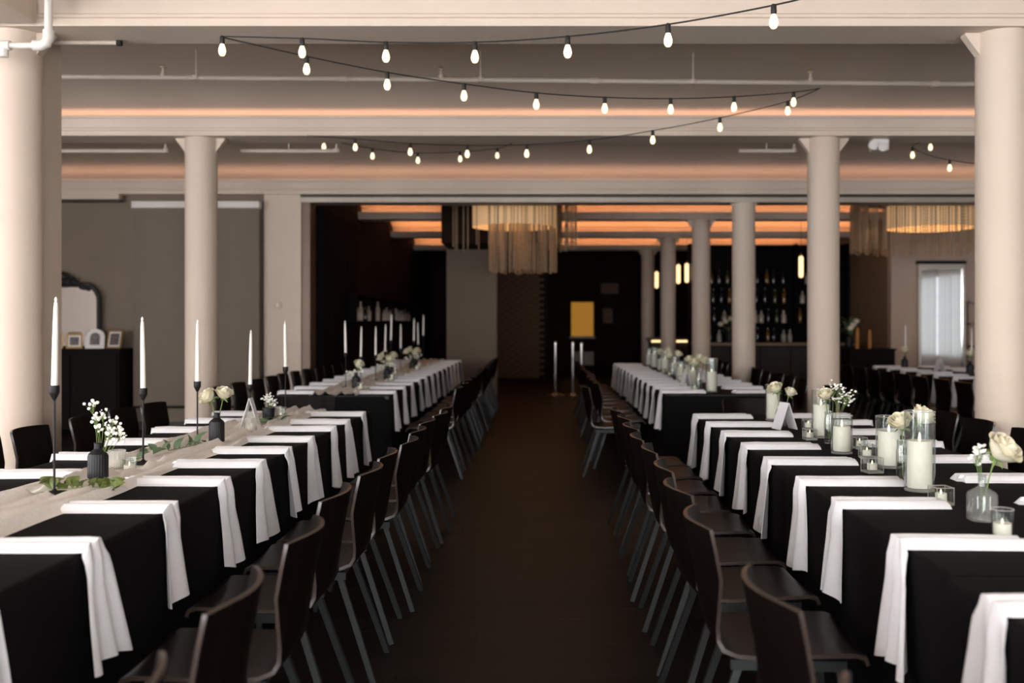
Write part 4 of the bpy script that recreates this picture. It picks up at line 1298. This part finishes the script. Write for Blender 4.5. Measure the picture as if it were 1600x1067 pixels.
# ================================================================== LEFT WALL FURNITURE
cab = thing('sideboard', 'tall black two door cabinet carrying photo frames against the grey wall', 'cabinet', (-6.2, 12.7, 0))
cw = 0.90
b = MB().bb(-cw, cw, -0.24, 0.26, 0.06, 1.03).build('body', 'cabinet', cab, 0); bevel(b, 0.006)
MB().bb(-cw - 0.015, cw + 0.015, -0.265, 0.26, 1.03, 1.06).build('top', 'cabinet', cab, 0)
for k in range(3):
    a = -cw + 0.02 + k * (2 * cw - 0.04) / 3
    d_ = MB().bb(a + 0.006, a + (2 * cw - 0.04) / 3 - 0.006, -0.26, -0.24, 0.10, 1.0).build('door', 'cabinet', cab, 0); bevel(d_, 0.004)
    MB().tube([(a + 0.05, -0.275, 0.5), (a + 0.05, -0.275, 0.62)], 0.006, 8).build('handle', 'matblack', d_)
for sx in (-1, 1):
    for sy in (-1, 1):
        MB().bb(sx * (cw - 0.05) - 0.02, sx * (cw - 0.05) + 0.02, sy * 0.2 - 0.02, sy * 0.2 + 0.02, 0, 0.06).build('foot', 'cabinet', cab, 0)
# ornate arched mirror leaning on the cabinet top
mr = thing('arched_mirror', 'arched mirror in an ornate black frame standing on the cabinet', 'mirror', (-6.2, 12.88, 1.06))
def arch(w_, h_, rr, n=10):
    pts = [(-w_, 0), (w_, 0)]
    for i in range(n + 1):
        a = PI / 2 * i / n
        pts.append((w_ - rr + rr * math.cos(a), h_ - rr + rr * math.sin(a)))
    for i in range(n + 1):
        a = PI / 2 + PI / 2 * i / n
        pts.append((-w_ + rr + rr * math.cos(a), h_ - rr + rr * math.sin(a)))
    return pts
op = arch(0.475, 0.86, 0.24); ip = arch(0.435, 0.82, 0.21)
n = len(op)
fm = MB()
vs = [(x, 0.02, z) for x, z in op] + [(x, -0.02, z) for x, z in op] + [(x, -0.02, max(z, 0.03)) for x, z in ip] + [(x, 0.0, max(z, 0.03)) for x, z in ip]
fs = []
for k in range(3):
    for i in range(n):
        fs.append((k * n + i, k * n + (i + 1) % n, (k + 1) * n + (i + 1) % n, (k + 1) * n + i))
fm.add(vs, fs)
fm.build('frame', 'matblack', mr, 30)
MB().add([(x, -0.002, max(z, 0.03)) for x, z in ip] + [(x, 0.012, max(z, 0.03)) for x, z in ip], [tuple(range(n)), tuple(range(n, 2 * n))] + [(i, (i + 1) % n, n + (i + 1) % n, n + i) for i in range(n)]).build('mirror_glass', 'mirror', mr, 0)
cr = MB()
rd = random.Random(2)
for i in range(31):
    u = -1 + 2 * i / 30
    hgt = 0.155 * math.exp(-(u * 2.2) ** 2) + 0.02
    for k in range(3):
        cr.ball((u * 0.33, -0.015, 0.82 - 0.06 * u * u + hgt * k / 2.4 + rd.uniform(-0.01, 0.012)), rd.uniform(0.017, 0.032), 8, 5, (1, 0.6, 1))
cr.build('carved_crest', 'matblack', mr, 60)
# photo frames on the cabinet
def photo_frame(x, z, w_, h_, mcol, label, arched=False, yaw=0.0, lean=-0.2):
    t = thing('photo_frame', label, 'picture frame', (x, 12.58, z), yaw)
    t.rotation_euler = (lean, 0, yaw)
    if arched:
        o_ = arch(w_ / 2, h_, w_ / 2 - 0.002, 8); i_ = arch(w_ / 2 * 0.52, h_ * 0.80, w_ / 2 * 0.5, 8)
        m_ = len(o_)
        MB().add([(a, 0, b) for a, b in o_] + [(a, -0.015, b) for a, b in o_], [tuple(range(m_)), tuple(range(m_, 2 * m_))] + [(i, (i + 1) % m_, m_ + (i + 1) % m_, m_ + i) for i in range(m_)]).build('frame', mcol, t, 0)
        q = [(a, max(b, h_ * 0.18)) for a, b in i_]
        m_ = len(q)
        MB().add([(a, -0.0155, b) for a, b in q] + [(a, -0.017, b) for a, b in q], [tuple(range(m_)), tuple(range(m_, 2 * m_))] + [(i, (i + 1) % m_, m_ + (i + 1) % m_, m_ + i) for i in range(m_)]).build('photograph', 'photo', t, 0)
    else:
        e = 0.022
        MB().bb(-w_ / 2, w_ / 2, -0.015, 0, 0, e).bb(-w_ / 2, w_ / 2, -0.015, 0, h_ - e, h_).bb(-w_ / 2, -w_ / 2 + e, -0.015, 0, e, h_ - e).bb(w_ / 2 - e, w_ / 2, -0.015, 0, e, h_ - e).build('frame', mcol, t, 0)
        MB().bb(-w_ / 2 + e, w_ / 2 - e, -0.008, -0.004, e, h_ - e).build('mount', 'photomat', t, 0)
        MB().bb(-w_ / 2 + e * 1.9, w_ / 2 - e * 1.9, -0.0095, -0.008, e * 1.9, h_ - e * 1.9).build('photograph', 'photo', t, 0)
    MB().add([(-0.01, 0.001, 0.0), (0.01, 0.001, 0.0), (0.0, 0.001, h_ * 0.7), (0, 0.09, 0.02)], [(0, 1, 3), (0, 3, 2), (1, 2, 3), (0, 2, 1)]).build('easel_back', 'matblack', t, 0)
    return t
photo_frame(-6.17, 1.064, 0.20, 0.20, 'goldframe', 'gold photo frame half hidden behind the pale pilaster', yaw=0.25)
photo_frame(-5.92, 1.064, 0.19, 0.19, 'goldframe', 'gold photo frame between the hidden one and the white arched one', yaw=0.3)
photo_frame(-5.66, 1.064, 0.23, 0.25, 'photomat', 'white arched photo frame on the black cabinet', True, yaw=0.15)
photo_frame(-5.42, 1.064, 0.23, 0.235, 'goldframe', 'gold photo frame with a coloured picture at the cabinet end', yaw=-0.35)
g = thing('posy', 'small green and white posy between the photo frames', 'flower', (-5.79, 12.74, 1.06))
MB().lathe([(0.025, 0), (0.03, 0.05), (0.02, 0.09)], 16).build('vase', 'glass', g)
mb = MB(); rd = random.Random(4)
for k in range(26): mb.ball((rd.gauss(0, 0.03), rd.gauss(0, 0.03), 0.17 + rd.gauss(0, 0.03)), 0.013, 6, 4)
mb.build('foliage', 'leafbright', g)

# projection screen hanging in front of the grey wall
ps = thing('projection_screen', 'grey projection screen pulled down from a long white case', 'screen', (-4.455, 12.80, 0))
b = MB().bb(-0.82, 0.82, -0.05, 0.07, 2.86, 2.95).build('case', 'pipewhite', ps, 0); bevel(b, 0.01)
MB().bb(-0.81, 0.81, 0.0, 0.008, 0.32, 2.87).build('screen_fabric', 'screen', ps, 0)
for bx in (-0.6, 0.6):
    MB().bb(bx - 0.02, bx + 0.02, 0.07, 0.195, 2.88, 2.93).build('wall_bracket', 'pipewhite', ps, 0)
MB().tube([(-0.80, 0.004, 0.31), (0.80, 0.004, 0.31)], 0.016, 10).build('weight_bar', 'matblack', ps)
c = thing('cove_panel', 'short pale boxed cornice above the grey wall beside the screen case', 'cornice', (-6.0, 12.82, 2.95))
MB().bb(-1.6, 0.55, -0.02, 0.10, 0.03, 0.10).build('board', 'soffit', c, 0)
MB().bb(-1.6, 0.55, 0.0, 0.10, 0.0, 0.03).build('lip', 'track', c, 0)

# ================================================================== BACK ROOM
# shelf with pale bottles on the left dark wall
sh = thing('wall_shelf', 'long dark wall shelf with a top rail on the dark wall', 'shelf', (-2.92, 18.9, 1.39))
MB().bb(-0.11, 0.12, -3.9, 3.9, 0, 0.03).build('board', 'black_panel', sh, 0)
MB().bb(-0.11, 0.12, -3.9, 3.9, 0.40, 0.43).build('top_rail', 'black_panel', sh, 0)
for e in (-3.88, 3.86):
    MB().bb(-0.11, 0.12, e, e + 0.02, 0.03, 0.40).build('end_panel', 'black_panel', sh, 0)
def bottle_me(h, r, m, name='bottle'):
    return MB().lathe([(r * 0.95, 0), (r, 0.01), (r, h * 0.58), (r * 0.85, h * 0.66), (r * 0.36, h * 0.78), (r * 0.33, h * 0.95), (r * 0.4, h * 0.955), (r * 0.4, h)], 14).mesh(name, m)
rd = random.Random(12)
bs = {}
for h, m in ((0.33, 'bottle_w'), (0.20, 'bottle_w'), (0.30, 'bottle_w'), (0.22, 'bottle_d'), (0.24, 'bottle_w')):
    bs[(h, m)] = bottle_me(h, 0.042, m)
seq = list(bs.values())
for k, y in enumerate((15.25, 15.55, 15.85, 16.25, 16.6, 17.5, 18.2, 18.5, 18.9, 19.3, 19.7, 20.1, 20.5, 21.0, 21.5)):
    o = obj('bottle', seq[k % 5 if k < 6 else (1, 4, 1, 3, 4, 1)[k % 6]], None, (-2.90, y, 1.421))
    tag(o, '%s bottle from the opening on the long dark wall shelf' % ORD[k], 'bottle', 'bottles on the dark wall shelf')

# chandeliers of bead strands round a lit drum
def chandelier(x, y, label, rx, rd_, dz0, dz1, zin, n, seed, zlow=None, rlow=None, sparse_left=False):
    t = thing('chandelier', label, 'chandelier', (x, y, 0), 0, 'bead strand chandeliers')
    MB().lathe([(rx, 3.20), (rx, 3.24), (rx * 0.3, 3.26), (rx * 0.3, 3.20)], 40).build('canopy', 'trim', t)
    MB().lathe([(0.02, 3.2), (0.02, 3.62)], 10).build('rod', 'matblack', t)
    MB().lathe([(rd_, dz0), (rd_, dz1), (rd_ - 0.01, dz1), (rd_ - 0.01, dz0)], 48, cap0=False, cap1=False).build('drum_shade', 'shade', t)
    rnd2 = random.Random(seed)
    mb = MB()
    for k in range(n):
        a = 2 * PI * k / n + rnd2.uniform(-0.02, 0.02)
        if sparse_left and math.cos(a) < -0.45 and k % 4: continue
        rr = rx * rnd2.uniform(0.88, 1.0)
        px_, py_ = rr * math.cos(a), rr * math.sin(a)
        zb = zin + rnd2.uniform(-0.03, 0.04)
        z_ = zb
        mb.tube([(px_, py_, zb), (px_, py_, 3.2)], 0.005, 4)
        while z_ < 3.15:
            mb.ball((px_, py_, z_), 0.011, 5, 3)
            z_ += 0.045
    o = mb.build('bead_strands', 'bead', t, 60); o['kind'] = 'stuff'
    if zlow:
        mb = MB()
        for k in range(90):
            a = 2 * PI * k / 90
            rr = rlow * rnd2.uniform(0.85, 1.0)
            zb = zlow + rnd2.uniform(-0.02, 0.03)
            px_, py_ = 0.13 + rr * math.cos(a), rr * math.sin(a)
            mb.tube([(px_, py_, zb), (px_, py_, 3.2)], 0.007, 4)
            z_ = zb
            while z_ < dz0:
                mb.ball((px_, py_, z_), 0.013, 5, 3); z_ += 0.045
        o = mb.build('inner_strands', 'bead', t, 60); o['kind'] = 'stuff'
    lp = bpy.data.lights.new('chandelier glow', 'POINT'); lp.energy = 12; lp.color = (1.0, 0.55, 0.22); lp.shadow_soft_size = 0.25
    lo = bpy.data.objects.new('lamp', lp); C.objects.link(lo); lo.parent = t; lo.location = (0, 0, dz0 + 0.15)
    return t
chandelier(-0.42, 14.75, 'round bead strand chandelier with a lit drum in front of the dark soffit', 0.93, 0.62, 2.80, 3.16, 2.50, 110, 1, 2.15, 0.50, True)
chandelier(5.75, 14.75, 'round bead strand chandelier with a lit drum in front of the beige wall', 1.15, 0.62, 2.78, 3.12, 2.46, 230, 2)

# stanchions
for x, y, l in ((0.24, 19.0, 'polished stanchion post beside the chairs, set apart from the pair'), (0.575, 19.0, 'polished stanchion post of the close pair, toward the brick'), (0.70, 18.0, 'polished stanchion post of the close pair, nearest the table row')):
    t = thing('stanchion', l, 'stanchion', (x, y, 0))
    MB().lathe([(0.16, 0), (0.16, 0.012), (0.05, 0.035), (0.03, 0.05)], 24).build('base', 'chrome', t)
    MB().lathe([(0.030, 0.03), (0.030, 0.96)], 18).build('post', 'chrome', t)
    MB().lathe([(0.034, 0.95), (0.036, 1.0), (0.03, 1.03), (0.0, 1.035)], 18).build('cap', 'chrome', t)
# niche at the end of the aisle, amber glow painted into its back
t = thing('painted_glow_niche', 'amber niche with a painted glow and a shelf at the end of the aisle', 'window', (1.06, 26.75, 0))
MB().bb(-0.30, 0.30, 0.0, 0.03, 1.02, 1.93).build('pane', 'niche', t, 0)  # niche back with the painted amber glow, not a window pane
MB().bb(-0.34, -0.30, -0.25, 0.03, 0.0, 1.97).bb(0.30, 0.34, -0.25, 0.03, 0.0, 1.97).bb(-0.34, 0.34, -0.25, 0.03, 1.93, 1.97).build('surround', 'darkwall', t, 0)
MB().bb(-0.34, 0.34, -0.28, 0.03, 0.96, 1.02).build('shelf', 'bartop', t, 0)
MB().bb(-0.30, 0.30, -0.2, 0.02, 0.25, 0.6).build('drawer_front', 'bartop', t, 0)
for x, z, w_, h_, l in ((1.75, 1.35, 0.28, 0.42, 'dark picture in a black frame beside the amber niche'), (1.80, 2.15, 0.5, 0.3, 'dark picture in a black frame hung high beside the amber niche')):
    t = thing('picture', l, 'picture', (x, 26.78, z))
    MB().bb(-w_ / 2, w_ / 2, -0.02, 0.0, 0, 0.03).bb(-w_ / 2, w_ / 2, -0.02, 0, h_ - 0.03, h_).bb(-w_ / 2, -w_ / 2 + 0.03, -0.02, 0, 0.03, h_ - 0.03).bb(w_ / 2 - 0.03, w_ / 2, -0.02, 0, 0.03, h_ - 0.03).build('frame', 'matblack', t, 0)
    MB().bb(-w_ / 2 + 0.03, w_ / 2 - 0.03, -0.01, 0, 0.03, h_ - 0.03).build('canvas', 'brick', t, 0)

# bar counter and back bar
t = thing('bar_counter', 'long bar counter with grey front panels and a wooden top', 'bar', (4.2, 18.4, 0))
MB().bb(-1.35, 1.45, -0.2, 0.35, 0, 0.97).build('body', 'darkwall', t, 0)
for k in range(5):
    p = MB().bb(-1.33 + k * 0.556, -1.33 + k * 0.556 + 0.54, -0.225, -0.2, 0.08, 0.95).build('front_panel', 'barfront', t, 0); bevel(p, 0.006)
b = MB().bb(-1.4, 1.5, -0.32, 0.4, 0.97, 1.02).build('top', 'bartop', t, 0); bevel(b, 0.006)
t = thing('bar_counter', 'return of the bar in the dark with a glowing edge strip', 'bar', (2.9, 22.3, 0))
MB().bb(-0.5, 0.9, -0.3, 0.3, 0, 1.0).build('body', 'barfront', t, 0)
MB().bb(-0.55, 0.95, -0.35, 0.35, 1.0, 1.05).build('top', 'bartop', t, 0)
MB().bb(-0.5, -0.05, -0.345, -0.32, 0.955, 0.995).build('edge_strip', 'tube', t, 0)
MB().bb(0.05, 0.4, -0.345, -0.32, 0.955, 0.995).build('edge_strip', 'tube', t, 0)
bb_ = thing('back_bar', 'black back bar shelving full of bottles', 'shelf', (4.5, 20.6, 0))
MB().bb(-1.5, 1.75, 0.0, 0.05, 0, 3.0).build('back_panel', 'black_panel', bb_, 0)
for x in (-1.5, -0.42, 0.66, 1.71):
    MB().bb(x, x + 0.04, -0.3, 0, 0, 3.0).build('upright', 'black_panel', bb_, 0)
shz = (0.95, 1.35, 1.75, 2.15)
for z in shz:
    MB().bb(-1.46, 1.71, -0.28, 0, z, z + 0.03).build('shelf_board', 'black_panel', bb_, 0)
bt = [bottle_me(h, r_, m) for h, r_, m in ((0.30, 0.04, 'bottle_a'), (0.27, 0.042, 'bottle_g'), (0.31, 0.037, 'bottle_d'), (0.25, 0.05, 'bottle_w'), (0.29, 0.04, 'bottle_d'))]
for si, z in enumerate(shz):
    x = -1.35
    while x < 1.6:
        if abs(x + 0.40) > 0.09 and abs(x - 0.68) > 0.09:
            bk = rd.randrange(5)
            o = obj('bottle', bt[bk], None, (4.5 + x, 20.45 + rd.uniform(-0.05, 0.05), z + 0.031))
            tag(o, '%s bottle on the %s shelf of the black back bar' % (('amber', 'green', 'slim black', 'pale squat', 'black')[bk], ('lowest', 'second lowest', 'second highest', 'highest')[si]), 'bottle', 'bottles on the back bar')
        x += rd.uniform(0.12, 0.22)
# tube pendants over the bar
tube_me = MB().lathe([(0.0, 0), (0.03, 0.01), (0.04, 0.035), (0.04, 0.36), (0.03, 0.385), (0.0, 0.395)], 16).mesh('glass_tube', 'tube')
for x, y, z in ((4.67, 18.0, 2.20), (3.05, 20.1, 2.20), (2.78, 20.4, 2.185), (2.93, 20.25, 2.20), (2.70, 23.6, 2.20), (2.88, 22.0, 2.22)):
    t = thing('tube_pendant', 'glowing glass tube pendant lamp hanging above the bar', 'pendant lamp', (x, y, z), 0, 'tube pendants above the bar')
    obj('glass_tube', tube_me, t)
    MB().tube([(0, 0, 0.39), (0, 0, 3.6 - z)], 0.004, 6).build('cord', 'rubber', t)
    MB().lathe([(0.015, 0.385), (0.018, 0.42), (0.008, 0.44)], 12).build('cap', 'brass', t)

# standing mirror by the beige wall
t = thing('floor_mirror', 'tall rectangular mirror in a silver frame standing against the beige wall', 'mirror', (7.17, 17.90, 0))
w2, zt = 0.42, 2.44
MB().bb(-w2, -w2 + 0.05, -0.03, 0.05, 0.30, zt).bb(w2 - 0.05, w2, -0.03, 0.05, 0.30, zt).build('side_rail', 'chrome', t, 0)
MB().bb(-w2 + 0.05, w2 - 0.05, -0.03, 0.05, zt - 0.09, zt).build('top_rail', 'chrome', t, 0)
MB().bb(-w2 + 0.05, w2 - 0.05, -0.03, 0.05, 0.30, 0.36).build('bottom_rail', 'chrome', t, 0)
MB().bb(-w2 + 0.05, w2 - 0.05, 0.0, 0.02, 0.36, zt - 0.09).build('mirror_glass', 'mirror', t, 0)
for sx in (-1, 1):
    MB().bb(sx * 0.3 - 0.03, sx * 0.3 + 0.03, -0.1, 0.05, 0, 0.30).build('foot', 'matblack', t, 0)
MB().bb(-w2 - 0.02, w2 + 0.02, -0.02, 0.06, zt, zt + 0.06).build('crest', 'matblack', t, 0)
# open metal shelf rack beside the mirror
t = thing('metal_rack', 'thin bronze rack with open shelves beside the tall mirror', 'rack', (8.0, 17.75, 0))
for x in (-0.34, 0.5):
    for y_ in (-0.15, 0.2):
        MB().tube([(x, y_, 0), (x, y_, 1.75)], 0.012, 8).build('upright', 'trim', t)
for z in (0.55, 0.95, 1.35, 1.74):
    b = MB().bb(-0.35, 0.51, -0.17, 0.22, z, z + 0.03).build('shelf', 'trim', t, 0)
# dark console with orange tapers by the tan wall
t = thing('console', 'low dark console by the tan return wall', 'console', (5.55, 17.0, 0))
b = MB().bb(-0.38, 0.38, -0.25, 0.25, 0.05, 0.92).build('body', 'cabinet', t, 0); bevel(b, 0.006)
MB().bb(-0.40, 0.40, -0.27, 0.27, 0.92, 0.95).build('top', 'cabinet', t, 0)
for sx in (-1, 1):
    MB().bb(sx * 0.32 - 0.03, sx * 0.32 + 0.03, -0.2, 0.2, 0, 0.05).build('foot', 'cabinet', t, 0)
for x, h in ((5.34, 0.36), (5.55, 0.32)):
    c = thing('orange_candle', ('taller' if h > 0.34 else 'shorter') + ' thick orange candle on the low dark console', 'candle', (x, 16.9, 0.952), 0, 'orange candles on the console')
    MB().lathe([(0.032, 0), (0.034, 0.01), (0.03, h * 0.8), (0.018, h * 0.95), (0.003, h)], 16).build('wax', 'copper', c)
    MB().lathe([(0.004, h - 0.004), (0.003, h + 0.015)], 6).build('wick', 'matblack', c)
g = thing('flower_arrangement', 'loose dark leafy arrangement with pale blooms on the console', 'flower', (5.27, 17.12, 0.952))
MB().lathe([(0.05, 0), (0.07, 0.06), (0.06, 0.16), (0.05, 0.2)], 20).build('vase', 'blackceramic', g)
mb = MB()
for k in range(60):
    a = rd.uniform(0, 6.28); rr = rd.uniform(0.02, 0.22)
    v, f = leaf_mesh(0.10, 0.03)
    Mx = Matrix.Translation((rr * math.cos(a) * 0.5, rr * math.sin(a) * 0.5, rd.uniform(0.2, 0.5))) @ Matrix.Rotation(a, 4, 'Z') @ Matrix.Rotation(rd.uniform(-1, 0.3), 4, 'Y')
    mb.add([Mx @ Vector(q) for q in v], f)
o = mb.build('leaves', 'leafdull', g, 80); o['kind'] = 'stuff'
for k in range(3):
    o = obj('bloom', ROSE[k], g, (0.05 * (k - 1) + 0.04, -0.1, 0.30 + 0.06 * k)); o.scale = (1.6, 1.6, 1.6)
g = thing('flower_arrangement', 'leafy arrangement with pale blooms standing on the bar top', 'flower', (3.45, 18.4, 1.022))
MB().lathe([(0.05, 0), (0.07, 0.06), (0.06, 0.16), (0.05, 0.2)], 20).build('vase', 'blackceramic', g)
mb = MB()
for k in range(50):
    a = rd.uniform(0, 6.28); rr = rd.uniform(0.02, 0.28)
    v, f = leaf_mesh(0.10, 0.03)
    Mx = Matrix.Translation((rr * math.cos(a) * 0.5, rr * math.sin(a) * 0.5, rd.uniform(0.2, 0.48))) @ Matrix.Rotation(a, 4, 'Z') @ Matrix.Rotation(rd.uniform(-1, 0.3), 4, 'Y')
    mb.add([Mx @ Vector(q) for q in v], f)
o = mb.build('leaves', 'leafdull', g, 80); o['kind'] = 'stuff'
for k in range(5):
    o = obj('bloom', ROSE[k % 4], g, (0.09 * (k - 2), -0.1, 0.30 + 0.05 * (k % 3))); o.scale = (1.5, 1.5, 1.5)
